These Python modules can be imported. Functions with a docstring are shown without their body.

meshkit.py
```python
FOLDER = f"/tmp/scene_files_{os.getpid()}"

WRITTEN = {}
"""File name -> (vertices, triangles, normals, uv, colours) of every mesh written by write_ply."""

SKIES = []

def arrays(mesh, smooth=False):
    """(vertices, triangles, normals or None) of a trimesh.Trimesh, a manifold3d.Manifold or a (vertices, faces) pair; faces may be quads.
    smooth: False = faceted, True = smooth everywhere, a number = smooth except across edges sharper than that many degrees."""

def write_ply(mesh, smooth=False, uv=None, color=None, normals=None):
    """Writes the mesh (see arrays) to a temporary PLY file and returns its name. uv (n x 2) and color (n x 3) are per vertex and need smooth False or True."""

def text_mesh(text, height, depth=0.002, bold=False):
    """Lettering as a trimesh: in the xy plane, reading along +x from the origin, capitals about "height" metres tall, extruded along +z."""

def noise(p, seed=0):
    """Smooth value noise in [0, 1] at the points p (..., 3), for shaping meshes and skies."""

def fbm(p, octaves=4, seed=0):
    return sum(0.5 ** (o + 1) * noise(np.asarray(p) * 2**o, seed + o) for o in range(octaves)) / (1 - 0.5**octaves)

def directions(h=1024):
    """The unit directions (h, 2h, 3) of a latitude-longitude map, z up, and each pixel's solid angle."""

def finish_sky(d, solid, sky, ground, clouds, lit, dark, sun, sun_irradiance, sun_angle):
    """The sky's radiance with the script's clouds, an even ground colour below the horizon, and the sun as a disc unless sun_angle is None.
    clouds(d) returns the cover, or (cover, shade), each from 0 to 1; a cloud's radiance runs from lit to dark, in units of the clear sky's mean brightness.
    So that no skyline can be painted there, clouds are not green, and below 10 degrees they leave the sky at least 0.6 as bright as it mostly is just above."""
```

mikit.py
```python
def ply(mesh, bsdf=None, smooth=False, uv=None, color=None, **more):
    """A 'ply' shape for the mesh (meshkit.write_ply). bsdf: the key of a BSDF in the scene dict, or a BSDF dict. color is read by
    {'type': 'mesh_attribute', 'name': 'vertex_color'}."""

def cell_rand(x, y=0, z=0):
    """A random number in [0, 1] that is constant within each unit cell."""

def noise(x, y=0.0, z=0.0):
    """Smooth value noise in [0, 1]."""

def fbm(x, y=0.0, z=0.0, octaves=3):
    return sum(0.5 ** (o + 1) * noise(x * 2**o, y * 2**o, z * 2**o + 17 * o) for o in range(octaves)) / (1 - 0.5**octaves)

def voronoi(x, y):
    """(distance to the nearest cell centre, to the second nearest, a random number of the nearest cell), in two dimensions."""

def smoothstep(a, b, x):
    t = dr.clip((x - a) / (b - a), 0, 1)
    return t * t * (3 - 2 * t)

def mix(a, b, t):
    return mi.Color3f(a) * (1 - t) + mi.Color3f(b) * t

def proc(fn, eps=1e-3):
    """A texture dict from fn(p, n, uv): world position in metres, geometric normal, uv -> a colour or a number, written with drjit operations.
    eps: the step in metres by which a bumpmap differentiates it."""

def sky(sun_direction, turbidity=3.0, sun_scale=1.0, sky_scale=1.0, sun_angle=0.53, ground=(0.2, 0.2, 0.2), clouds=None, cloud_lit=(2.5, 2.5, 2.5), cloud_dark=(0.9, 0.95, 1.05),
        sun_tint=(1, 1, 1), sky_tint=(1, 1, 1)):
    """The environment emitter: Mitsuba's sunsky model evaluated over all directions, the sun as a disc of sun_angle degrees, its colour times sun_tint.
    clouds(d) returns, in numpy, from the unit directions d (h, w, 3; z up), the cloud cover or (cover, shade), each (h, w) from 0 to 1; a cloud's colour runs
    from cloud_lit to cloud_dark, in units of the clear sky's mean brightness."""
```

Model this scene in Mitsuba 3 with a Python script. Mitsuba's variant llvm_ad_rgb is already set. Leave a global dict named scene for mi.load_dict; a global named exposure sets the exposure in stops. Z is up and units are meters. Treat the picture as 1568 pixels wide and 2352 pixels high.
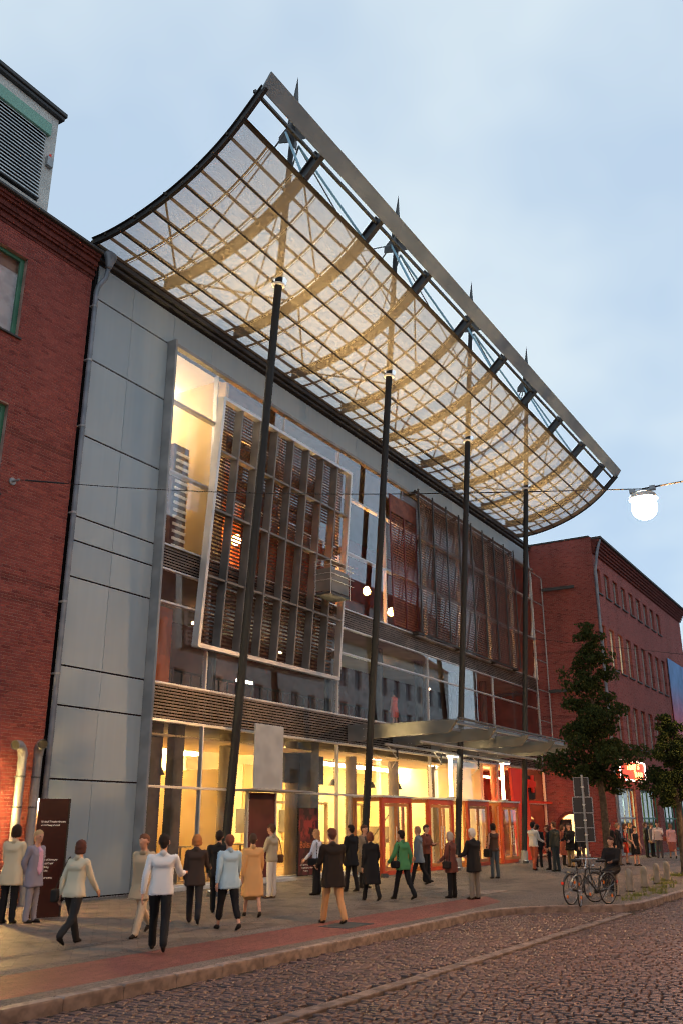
import math, random
import numpy as np
import trimesh
import drjit as dr
import mitsuba as mi
import mikit, meshkit
import manifold3d as m3
from shapely.geometry import Polygon, Point

T = mi.ScalarTransform4f
rng = np.random.default_rng(7)
scene, labels = {'type': 'scene'}, {}

# ------------------------------------------------------------------ camera, sky, exposure
EYE = 1.88
PITCH, AZ = 0.331582, 0.552385
_fw = [math.cos(AZ) * math.cos(PITCH), math.sin(AZ) * math.cos(PITCH), math.sin(PITCH)]
scene['camera'] = {'type': 'perspective', 'fov': math.degrees(2 * math.atan(1176 / 2064.09)), 'fov_axis': 'y', 'near_clip': 0.1, 'far_clip': 2000.0,
                   'to_world': T().look_at(origin=[0, 0, EYE], target=[_fw[0], _fw[1], EYE + _fw[2]], up=[0, 0, 1])}
exposure = 3.4
LG = 0.28      # all lamps share this scale, set with the exposure


def _clouds(d):
    z = np.maximum(d[..., 2:], 0.03)
    q = np.concatenate([d[..., :2] / (z + 0.35), d[..., 2:] * 0 + 1.3], -1)
    a = meshkit.fbm(q * 2.2 + 3.0, 5, 3)
    b = meshkit.fbm(q * 5.5 + 9.0, 4, 11)
    cover = 0.86 + 0.14 * np.clip((a - 0.45) * 4, 0, 1)
    shade = np.clip(0.5 - (a - 0.5) * 3.0 - (b - 0.5) * 1.6, 0, 1)
    low = np.clip(1 - d[..., 2] / 0.55, 0, 1)
    return cover, np.clip(shade * 0.7 + 0.32 * low, 0, 1)


scene['sky'] = mikit.sky((-0.75, -0.35, 0.22), turbidity=4, sun_scale=0.0, sky_scale=1.0, ground=(0.08, 0.07, 0.06), clouds=_clouds,
                         cloud_lit=(1.08, 1.24, 1.33), cloud_dark=(0.68, 0.90, 1.19))

scene['sky']['sampling_weight'] = 22.0

# ------------------------------------------------------------------ helpers
WARM = (1.0, 0.66, 0.28)
SODIUM = (1.0, 0.52, 0.2)


def numbered(key):
    if key not in scene and key not in labels and not any(k.startswith(key + '__') for k in ()):
        return key
    n = 1
    while f'{key}_{n:03d}' in scene or f'{key}_{n:03d}' in labels:
        n += 1
    return f'{key}_{n:03d}'


_cnt = {}


def uniq(key):
    n = _cnt.get(key, 0)
    _cnt[key] = n + 1
    return key if n == 0 else f'{key}_{n:03d}'


def thing(name, label, cat, group=None):
    k = uniq(name)
    labels[k] = {'label': label, 'category': cat}
    if group:
        labels[k]['group'] = group
    return k


def put(name, mesh, bsdf, parent=None, smooth=False, label=None, cat=None, group=None, kind=None, emit=None, tw=None, ew=0.5, **kw):
    k = uniq(parent + '__' + name if parent else name)
    d = mikit.ply(mesh, bsdf, smooth=smooth, **kw) if not isinstance(mesh, dict) else dict(mesh)
    if emit is not None:
        d['emitter'] = {'type': 'area', 'sampling_weight': float(ew), 'radiance': {'type': 'rgb', 'value': [float(v) * LG for v in emit]}}
    if tw is not None:
        d['to_world'] = tw
    scene[k] = d
    props = {a: b for a, b in (('label', label), ('category', cat), ('group', group), ('kind', kind)) if b}
    if props:
        labels[k] = props
    return k


def cat(ms):
    V, Fc, o = [], [], 0
    for m in ms:
        v, f = (m.vertices, m.faces) if hasattr(m, 'faces') else m
        V.append(np.asarray(v, float)); Fc.append(np.asarray(f, int) + o); o += len(v)
    return trimesh.Trimesh(np.vstack(V), np.vstack(Fc), process=False)


_BF = np.array([[0, 2, 3], [0, 3, 1], [4, 5, 7], [4, 7, 6], [0, 1, 5], [0, 5, 4], [2, 6, 7], [2, 7, 3], [0, 4, 6], [0, 6, 2], [1, 3, 7], [1, 7, 5]])


def box(x0, x1, y0, y1, z0, z1):
    v = np.array([[x, y, z] for x in (x0, x1) for y in (y0, y1) for z in (z0, z1)], float)
    # index = 4*xi+2*yi+zi
    f = np.array([[0, 1, 3], [0, 3, 2], [4, 6, 7], [4, 7, 5], [0, 4, 5], [0, 5, 1], [2, 3, 7], [2, 7, 6], [0, 2, 6], [0, 6, 4], [1, 5, 7], [1, 7, 3]])
    return trimesh.Trimesh(v, f, process=False)


def bbox(x0, x1, y0, y1, z0, z1, c=0.008):
    """box with chamfered edges"""
    P = []
    for x, sx in ((x0, 1), (x1, -1)):
        for y, sy in ((y0, 1), (y1, -1)):
            for z, sz in ((z0, 1), (z1, -1)):
                P += [[x + sx * c, y + sy * c, z], [x + sx * c, y, z + sz * c], [x, y + sy * c, z + sz * c]]
    return trimesh.convex.convex_hull(np.array(P))


def beam(p, q, w, h=None, up=(0, 0, 1)):
    """rectangular bar from p to q, width w (sideways), height h (along up)"""
    h = w if h is None else h
    p, q = np.array(p, float), np.array(q, float)
    d = (q - p) / np.linalg.norm(q - p)
    s = np.cross(d, up)
    if np.linalg.norm(s) < 1e-3:
        s = np.cross(d, [1, 0, 0])
    s /= np.linalg.norm(s)
    u = np.cross(s, d)
    v = np.array([c + a * s * w / 2 + b * u * h / 2 for c in (p, q) for a in (-1, 1) for b in (-1, 1)])
    f = np.array([[0, 1, 3], [0, 3, 2], [4, 6, 7], [4, 7, 5], [0, 4, 5], [0, 5, 1], [2, 3, 7], [2, 7, 6], [0, 2, 6], [0, 6, 4], [1, 5, 7], [1, 7, 3]])
    m = trimesh.Trimesh(v, f, process=False)
    if m.volume < 0:
        m.invert()
    return m


def tube(pts, r, n=8, caps=True):
    """round tube through points, r scalar or list"""
    pts = np.array(pts, float)
    r = np.broadcast_to(np.asarray(r, float), (len(pts),))
    tang = np.gradient(pts, axis=0) if len(pts) > 2 else np.repeat((pts[1:] - pts[:1]), 2, 0)
    tang /= np.linalg.norm(tang, axis=1, keepdims=True) + 1e-12
    ref = np.array([0, 0, 1.0]) if abs(tang[0][2]) < 0.9 else np.array([1.0, 0, 0])
    V = []
    for p, t, rr in zip(pts, tang, r):
        a = np.cross(t, ref); a /= np.linalg.norm(a) + 1e-12
        b = np.cross(t, a)
        ang = np.arange(n) * 2 * np.pi / n
        V.append(p + rr * (np.cos(ang)[:, None] * a + np.sin(ang)[:, None] * b))
        ref = ref - t * (ref @ t) * 0.0
    V = np.vstack(V)
    Fc = []
    for i in range(len(pts) - 1):
        for j in range(n):
            a, b, c, d = i * n + j, i * n + (j + 1) % n, (i + 1) * n + (j + 1) % n, (i + 1) * n + j
            Fc += [[a, b, c], [a, c, d]]
    if caps:
        k = len(V)
        V = np.vstack([V, pts[:1], pts[-1:]])
        for j in range(n):
            Fc += [[k, (j + 1) % n, j], [k + 1, (len(pts) - 1) * n + j, (len(pts) - 1) * n + (j + 1) % n]]
    m = trimesh.Trimesh(V, np.array(Fc), process=False)
    if m.volume < 0:
        m.invert()
    return m


def extr(poly_xy, axis, a, b):
    """polygon extruded along axis 'x' (poly is y,z), 'y' (poly is x,z) or 'z' from a to b"""
    m = trimesh.creation.extrude_polygon(poly_xy if isinstance(poly_xy, Polygon) else Polygon(poly_xy), b - a, engine='earcut')
    v = np.array(m.vertices)
    if axis == 'x':
        w = np.stack([v[:, 2] + a, v[:, 0], v[:, 1]], 1)
    elif axis == 'y':
        w = np.stack([v[:, 0], v[:, 2] + a, v[:, 1]], 1)
    else:
        w = np.stack([v[:, 0], v[:, 1], v[:, 2] + a], 1)
    m = trimesh.Trimesh(w, m.faces, process=False)
    if m.volume < 0:
        m.invert()
    return m


def quad(a, b, c, d):
    return trimesh.Trimesh(np.array([a, b, c, d], float), [[0, 1, 2], [0, 2, 3]], process=False)


def hull(groups, seg=10):
    """union of hulls; each group is a list of (x,y,z,r)"""
    out = []
    for g in groups:
        s = [m3.Manifold.sphere(r, seg).translate((x, y, z)) for x, y, z, r in g]
        out.append(m3.Manifold.batch_hull(s) if len(s) > 1 else s[0])
    return m3.Manifold.batch_boolean(out, m3.OpType.Add) if len(out) > 1 else out[0]


def tm(man):
    a = man.to_mesh()
    return trimesh.Trimesh(np.array(a.vert_properties[:, :3], float), np.array(a.tri_verts, int), process=False)


def soft(man, edge=0.035, it=8, wr=0.0, seed=0):
    t = tm(man.refine_to_length(edge))
    t.merge_vertices()
    trimesh.smoothing.filter_taubin(t, iterations=it)
    if wr:
        p = t.vertices * [13, 13, 8] + seed * 3.7
        t.vertices = t.vertices + t.vertex_normals * ((meshkit.fbm(p, 3, seed) - 0.5) * 2 * wr)[:, None]
    return t


def text_on(txt, h, origin, xdir, updir, depth=0.004, bold=False):
    m = meshkit.text_mesh(txt, h, depth, bold)
    x = np.array(xdir, float); u = np.array(updir, float); n = np.cross(x, u)
    v = np.array(m.vertices)
    return trimesh.Trimesh(np.array(origin) + v[:, :1] * x + v[:, 1:2] * u + v[:, 2:3] * n, m.faces, process=False)


# ------------------------------------------------------------------ materials
def rgb(c):
    return {'type': 'rgb', 'value': [float(v) for v in c]}


def mat(k, col, rough=0.8, metal=0.0, spec=0.5, two=True, bump=None, bs=0.002):
    d = {'type': 'principled', 'base_color': col if isinstance(col, dict) else rgb(col), 'roughness': rough, 'metallic': metal, 'specular': spec}
    if bump is not None:
        d = {'type': 'bumpmap', 'relief': bump, 'scale': bs, 'nested': d}
    scene[k] = {'type': 'twosided', 'bsdf': d} if two else d


def _vary(c0, c1, s, amt=1.0, oct_=3):
    def f(p, n, uv):
        t = mikit.fbm(p.x * s, p.y * s, p.z * s, oct_)
        return mikit.mix(c0, c1, mikit.smoothstep(0.25, 0.75, t) * amt)
    return mikit.proc(f)


BW, BH = 0.25, 0.0833


def _brick_col(p, n, uv):
    row = dr.floor((p.z + 4.0) / BH)
    odd = row - 2 * dr.floor(row / 2)
    u = p.x + p.y
    col = dr.floor((u + 0.5 * BW * odd) / BW)
    r = mikit.cell_rand(col, row, 5)
    r2 = mikit.cell_rand(col, row, 9)
    c = mikit.mix((0.185, 0.046, 0.043), (0.255, 0.070, 0.062), r)
    c = mikit.mix(c, (0.13, 0.03, 0.03), mikit.smoothstep(0.90, 0.97, r2) * 0.8)
    streak = mikit.fbm((p.x + p.y) * 1.6, p.z * 0.12, 3.0, 3)
    c = c * (0.84 + 0.3 * streak)
    band = dr.select((dr.abs(p.z - 11.5) < 0.09) | (dr.abs(p.z - 7.7) < 0.09) | (dr.abs(p.z - 7.2) < 0.09), 0.72, 1.0)
    c = c * band
    big = mikit.fbm(p.x * 0.7, p.y * 0.7, p.z * 0.35, 3)
    fine = mikit.noise(p.x * 60, p.y * 60, p.z * 60)
    return c * (0.72 + 0.42 * big + 0.14 * fine)


def _brick_far(p, n, uv):
    c = _brick_col(p, n, uv)
    u = p.x + p.y
    row = dr.floor((p.z + 4.0) / BH)
    odd = row - 2 * dr.floor(row / 2)
    fz = (p.z + 4.0) / BH - row
    fu = (u + 0.5 * BW * odd) / BW - dr.floor((u + 0.5 * BW * odd) / BW)
    j = dr.select((fz < 0.13) | (fu < 0.045), 1.0, 0.0)
    return mikit.mix(c, (0.2, 0.13, 0.115), j * 0.8)


mat('m_brick', mikit.proc(_brick_col), 0.85, spec=0.3)
mat('m_brick_far', mikit.proc(_brick_far), 0.85, spec=0.3)
mat('m_mortar', _vary((0.26, 0.17, 0.15), (0.36, 0.25, 0.22), 3.0), 0.95, spec=0.1)
mat('m_dark_brick', _vary((0.075, 0.024, 0.022), (0.125, 0.038, 0.033), 6.0), 0.9, spec=0.2)


def _panel_col(p, n, uv):
    a = mikit.fbm(p.x * 0.8, p.y, p.z * 0.5, 4)
    b = mikit.fbm(p.x * 11, p.y * 9, p.z * 0.5, 3)
    c = mikit.noise(p.x * 70, p.y * 70, p.z * 70)
    return mikit.mix((0.265, 0.355, 0.42), (0.345, 0.435, 0.50), 0.55 * a + 0.4 * b + 0.15 * c)


mat('m_panel', mikit.proc(_panel_col), 0.5, 0.15, 0.5)
mat('m_panel_b', mikit.proc(lambda p, n, uv: _panel_col(p, n, uv) * 0.93), 0.46, 0.15, 0.5)
mat('m_panel_c', mikit.proc(lambda p, n, uv: _panel_col(p, n, uv) * mi.Color3f(1.06, 1.04, 1.02)), 0.54, 0.15, 0.5)
mat('m_joint', (0.015, 0.015, 0.018), 0.9)
mat('m_steel_dark', _vary((0.03, 0.034, 0.04), (0.05, 0.054, 0.06), 2.5), 0.5, 0.0)
mat('m_canopy_bar', _vary((0.05, 0.043, 0.035), (0.08, 0.068, 0.052), 2.5), 0.8, 0.0, 0.2)
mat('m_steel_mid', _vary((0.22, 0.24, 0.26), (0.32, 0.34, 0.36), 2.0), 0.45, 0.35)
mat('m_alu', _vary((0.55, 0.56, 0.57), (0.68, 0.69, 0.7), 1.5), 0.38, 0.6)
mat('m_zinc', _vary((0.13, 0.16, 0.2), (0.2, 0.23, 0.28), 3.0), 0.5, 0.3)
mat('m_blue_rod', (0.16, 0.30, 0.38), 0.5, 0.2)
mat('m_fascia', _vary((0.20, 0.235, 0.26), (0.265, 0.30, 0.32), 1.2), 0.7, 0.0, 0.3)
mat('m_louvre', _vary((0.15, 0.125, 0.11), (0.24, 0.2, 0.175), 1.5), 0.42, 0.45)
mat('m_wood_slat', _vary((0.055, 0.028, 0.02), (0.10, 0.047, 0.03), 4.0), 0.6, 0.0)
mat('m_gridframe', _vary((0.15, 0.145, 0.14), (0.22, 0.21, 0.205), 1.5), 0.45, 0.3)
mat('m_cream', _vary((0.74, 0.66, 0.46), (0.82, 0.74, 0.54), 0.8), 0.9)
mat('m_tan', _vary((0.5, 0.37, 0.18), (0.6, 0.46, 0.24), 0.8), 0.8)
mat('m_white', (0.78, 0.77, 0.74), 0.8)
mat('m_hall_floor', _vary((0.30, 0.2, 0.11), (0.4, 0.28, 0.16), 1.0), 0.3)
mat('m_column', _vary((0.20, 0.17, 0.13), (0.27, 0.23, 0.18), 1.0), 0.8)
mat('m_red', _vary((0.75, 0.03, 0.014), (0.8, 0.045, 0.02), 1.0), 0.5)
mat('m_red_frame', _vary((0.46, 0.058, 0.02), (0.54, 0.08, 0.026), 2.0), 0.45)
mat('m_dark_red', _vary((0.075, 0.012, 0.011), (0.13, 0.02, 0.018), 1.6), 0.5)
mat('m_maroon', _vary((0.03, 0.008, 0.008), (0.06, 0.014, 0.012), 1.6), 0.6)
mat('m_mast', (0.014, 0.016, 0.019), 0.6, spec=0.3)
mat('m_door', _vary((0.42, 0.16, 0.05), (0.5, 0.2, 0.065), 1.0), 0.5)
mat('m_beam', _vary((0.14, 0.145, 0.13), (0.2, 0.205, 0.185), 1.5), 0.6)
mat('m_orange_wall', _vary((0.62, 0.16, 0.05), (0.7, 0.22, 0.07), 0.8), 0.85)
mat('m_black', (0.012, 0.012, 0.013), 0.6)
mat('m_green', _vary((0.03, 0.13, 0.085), (0.045, 0.17, 0.11), 2.0), 0.45)
mat('m_mint', (0.17, 0.36, 0.29), 0.6)
mat('m_concrete', _vary((0.42, 0.43, 0.42), (0.55, 0.56, 0.54), 1.6), 0.85)
mat('m_slate', (0.035, 0.038, 0.042), 0.6)
mat('m_blind', _vary((0.42, 0.47, 0.5), (0.52, 0.57, 0.6), 2.0), 0.5, 0.0)
mat('m_lettering', (0.8, 0.78, 0.72), 0.6)
mat('m_lamp_glow', (0.8, 0.8, 0.8), 0.5)
mat('m_sign_red', (0.7, 0.05, 0.02), 0.5)
mat('m_granite', _vary((0.14, 0.105, 0.092), (0.26, 0.2, 0.175), 9.0), 0.5)
mat('m_edging', _vary((0.085, 0.062, 0.055), (0.17, 0.125, 0.11), 9.0), 0.55)
mat('m_stone_post', _vary((0.22, 0.2, 0.17), (0.32, 0.29, 0.25), 7.0), 0.85)


def _cobble(p, n, uv):
    a = mikit.fbm(p.x * 2.1, p.y * 2.1, 0.0, 3)
    r = mikit.cell_rand(dr.floor(p.x * 8.5), dr.floor(p.y * 7.0), 3)
    f = mikit.noise(p.x * 45, p.y * 45, p.z * 45)
    c = mikit.mix((0.052, 0.034, 0.031), (0.15, 0.088, 0.078), r * 0.65 + 0.35 * a)
    return c * (0.8 + 0.35 * f)


def _cobble_bump(p, n, uv):
    return mikit.fbm(p.x * 30, p.y * 30, p.z * 30, 2)


mat('m_cobble', mikit.proc(_cobble), 0.46, spec=0.4, bump=mikit.proc(_cobble_bump, 2e-3), bs=0.006)
mat('m_sand_joint', _vary((0.025, 0.02, 0.017), (0.05, 0.04, 0.033), 6.0), 0.95, spec=0.1)


def _mosaic(p, n, uv):
    d1, d2, w = mikit.voronoi(p.x * 14, p.y * 14)
    j = mikit.smoothstep(0.02, 0.16, d2 - d1)
    big = mikit.fbm(p.x * 0.55, p.y * 0.7, 0.0, 4)
    c = mikit.mix((0.08, 0.064, 0.056), (0.19, 0.152, 0.13), 0.5 * w + 0.5 * big)
    return c * (0.45 + 0.55 * j) * (0.75 + 0.5 * big)


def _mosaic_bump(p, n, uv):
    d1, d2, w = mikit.voronoi(p.x * 14, p.y * 14)
    return mikit.smoothstep(0.0, 0.3, d2 - d1)


mat('m_mosaic', mikit.proc(_mosaic), 0.7, spec=0.35, bump=mikit.proc(_mosaic_bump, 3e-3), bs=0.006)


def _slab(p, n, uv):
    u, v = p.x / 0.35 + p.y / 0.35, p.x / 0.35 - p.y / 0.35
    fu, fv = u - dr.floor(u), v - dr.floor(v)
    j = dr.select((fu < 0.035) | (fv < 0.035), 0.55, 1.0)
    r = mikit.cell_rand(dr.floor(u), dr.floor(v), 2)
    big = mikit.fbm(p.x * 0.4, p.y * 0.5, 0.0, 4)
    fine = mikit.noise(p.x * 40, p.y * 40, 0.0)
    blot = mikit.smoothstep(0.55, 0.75, mikit.fbm(p.x * 1.7, p.y * 2.3, 4.0, 3))
    c = mikit.mix((0.085, 0.066, 0.055), (0.185, 0.146, 0.12), 0.35 * r + 0.65 * big)
    gum = mikit.smoothstep(0.10, 0.03, mikit.voronoi(p.x * 1.3, p.y * 1.3)[0])
    return c * (0.8 * j + 0.2) * (0.86 + 0.2 * fine) * (1 - 0.35 * blot) * (1 - 0.3 * gum)


mat('m_slab', mikit.proc(_slab), 0.6, spec=0.4)


def _clinker(p, n, uv):
    row = dr.floor(p.y / 0.075)
    odd = row - 2 * dr.floor(row / 2)
    u = (p.x + 0.1 * odd) / 0.2
    col = dr.floor(u)
    fu, fy = u - col, p.y / 0.075 - row
    r = mikit.cell_rand(col, row, 4)
    j = dr.select((fu < 0.05) | (fy < 0.11), 0.5, 1.0)
    big = mikit.fbm(p.x * 0.6, p.y * 0.9, 2.0, 3)
    c = mikit.mix((0.125, 0.042, 0.035), (0.205, 0.07, 0.057), 0.6 * r + 0.4 * big)
    return c * j * (0.75 + 0.45 * big)


mat('m_clinker', mikit.proc(_clinker), 0.6, spec=0.4)
scene['m_glass'] = {'type': 'thindielectric', 'int_ior': 1.62}
scene['m_coated_glass'] = {'type': 'thindielectric', 'int_ior': 2.1}
scene['m_clearglass'] = {'type': 'thindielectric', 'int_ior': 1.5}
PITCHX = (51.15 - 15.8 - 0.1) / 28


def _perf(p, n, uv):
    u = (p.x - 15.85) / PITCHX
    f = (u - dr.floor(u)) * PITCHX
    m = dr.minimum(f, PITCHX - f)
    return dr.select(m < 0.05, 0.0, 0.45)


scene['m_perf'] = {'type': 'blendbsdf', 'weight': mikit.proc(_perf), 'a': {'type': 'twosided', 'bsdf': {'type': 'diffuse', 'reflectance': rgb((0.44, 0.39, 0.30))}}, 'b': {'type': 'null'}}


def _leafcol(p, n, uv):
    a = mikit.fbm(p.x * 1.8, p.y * 1.8, p.z * 1.8, 2)
    r = mikit.cell_rand(dr.floor(p.x * 11), dr.floor(p.y * 11), dr.floor(p.z * 11))
    return mikit.mix((0.016, 0.028, 0.012), (0.052, 0.072, 0.028), 0.5 * a + 0.5 * r)


scene['m_leaf'] = {'type': 'principledthin', 'base_color': mikit.proc(_leafcol), 'roughness': 0.6, 'diff_trans': 0.5}
mat('m_bark', _vary((0.05, 0.038, 0.028), (0.1, 0.08, 0.06), 12.0), 0.95)
scene['m_grass'] = {'type': 'principledthin', 'base_color': rgb((0.17, 0.19, 0.05)), 'roughness': 0.7, 'diff_trans': 0.5}
mat('m_reflector', (0.8, 0.2, 0.03), 0.3)
mat('m_rubber', (0.02, 0.02, 0.02), 0.7)
mat('m_chrome', (0.6, 0.6, 0.6), 0.2, 1.0)

Y0 = 18.65
# ------------------------------------------------------------------ the ground

def sheet(name, poly, z, m, kind='structure', parent=None, h=0.0):
    """flat polygon sheet (z), triangulated"""
    pg = poly if isinstance(poly, Polygon) else Polygon(poly)
    v, f = trimesh.creation.triangulate_polygon(pg, engine='earcut')
    v3 = np.column_stack([v, np.full(len(v), z)])
    t = trimesh.Trimesh(v3, f, process=False)
    if len(f) and t.face_normals[0][2] < 0:
        t.invert()
    return put(name, t, m, parent, kind=kind)


put('ground', quad((-400, -400, -0.30), (600, -400, -0.30), (600, 600, -0.30), (-400, 600, -0.30)), 'm_sand_joint', kind='structure')
RZ = -0.12
KERB = [(-30.0, 8.55), (17.2, 8.62), (19.6, 8.7), (20.8, 8.55), (21.7, 8.1), (22.4, 7.4), (22.9, 6.75), (23.5, 6.38), (24.4, 6.25), (120.0, 6.25)]


def offset(path, d):
    path = np.array(path, float)
    t = np.gradient(path, axis=0); t /= np.linalg.norm(t, axis=1, keepdims=True)
    return path + d * np.stack([-t[:, 1], t[:, 0]], 1)


road = put('road', quad((-60, -8, RZ - 0.03), (140, -8, RZ - 0.03), (140, 9.5, RZ - 0.03), (-60, 9.5, RZ - 0.03)), 'm_sand_joint', kind='structure')
KI = offset(KERB, 0.17)          # inner (back) edge of the kerb
side = Polygon(list(map(tuple, KI)) + [(120, 30), (-30, 30)])
pav = sheet('pavement', side, 0.0, 'm_slab')
red = Polygon([(-30, 9.06), (19.2, 9.1), (22.6, 9.3), (24.0, 10.3), (23.6, 10.44), (-30, 10.44)])
sheet('cycle_path', red, 0.004, 'm_clinker')
mos = Polygon(list(map(tuple, KI)) + [(120, 9.2), (26, 9.2), (24.3, 10.3), (24.01, 10.304), (22.6, 9.296), (19.2, 9.096), (-30, 9.056)])
sheet('mosaic_strip', mos, 0.004, 'm_mosaic')
sheet('mosaic_band', Polygon([(-30, 10.444), (24.2, 10.444), (25.2, 11.0), (24.2, 10.85), (-30, 10.7)]), 0.004, 'm_mosaic')
sheet('mosaic_line', Polygon([(-30, 11.55), (30, 11.75), (30, 11.95), (-30, 11.8)]), 0.004, 'm_mosaic')
sheet('mosaic_forecourt', Polygon([(29.5, 12.4), (60, 9.3), (60, 16.8), (29.5, 16.8)]), 0.004, 'm_mosaic')

# kerb stones along the curve, one by one
kerb = thing('kerb', 'reddish granite kerb of long stones that swings out round the parked bicycles', 'kerb')


def along(path, step):
    path = np.array(path, float)
    seg = np.linalg.norm(np.diff(path, axis=0), axis=1); s = np.r_[0, np.cumsum(seg)]
    q = np.arange(0, s[-1], step)
    return np.stack([np.interp(q, s, path[:, i]) for i in (0, 1)], 1), q


def spline(path, n=12):
    from scipy.interpolate import PchipInterpolator
    path = np.array(path, float)
    s = np.r_[0, np.cumsum(np.linalg.norm(np.diff(path, axis=0), axis=1))]
    q = np.concatenate([np.linspace(s[i], s[i + 1], n, endpoint=False) for i in range(len(s) - 1)] + [[s[-1]]])
    return np.stack([PchipInterpolator(s, path[:, i])(q) for i in (0, 1)], 1)


def stones_on(path, step, w, z0, z1, name, parent, m, c=0.02, xmin=4, xmax=75, gap=0.008, inward=1):
    P = spline(path)
    Q, _ = along(P, step)
    N = offset(Q, 1.0) - Q
    out = []
    for i in range(len(Q) - 1):
        if not (xmin < Q[i][0] < xmax):
            continue
        a, b = Q[i], Q[i + 1]
        d = (b - a) / np.linalg.norm(b - a)
        a2, b2 = a + d * gap / 2, b - d * gap / 2
        jit = rng.normal(0, 0.003, 3)
        na, nb = N[i] * w * inward, N[i + 1] * w * inward
        top = z1 + jit[0]
        o = [a2, b2, b2 + nb, a2 + na]
        cen = sum(o) / 4
        inn = [p + (cen - p) / np.linalg.norm(cen - p) * c * 1.2 for p in o]
        v = [(*p, z0) for p in o] + [(*p, top - c) for p in o] + [(*p, top) for p in inn]
        f = []
        for lv in (0, 4):
            for k in range(4):
                k2 = (k + 1) % 4
                f += [[lv + k, lv + k2, lv + 4 + k2], [lv + k, lv + 4 + k2, lv + 4 + k]]
        f += [[8, 9, 10], [8, 10, 11]]
        t = trimesh.Trimesh(np.array(v), f, process=False)
        out.append(t)
    for t in out:
        put(name, t, m, parent)


stones_on(KERB, 0.95, 0.165, -0.3, 0.012, 'kerbstone', kerb, 'm_granite', 0.022)
gut = thing('gutter_strip', 'row of flat granite edging stones between parking lane and carriageway', 'kerb')
stones_on([(-30, 6.12), (10, 6.12), (22.9, 6.14)], 0.62, 0.2, -0.3, RZ + 0.012, 'edging_stone', gut, 'm_edging', 0.012)


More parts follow.
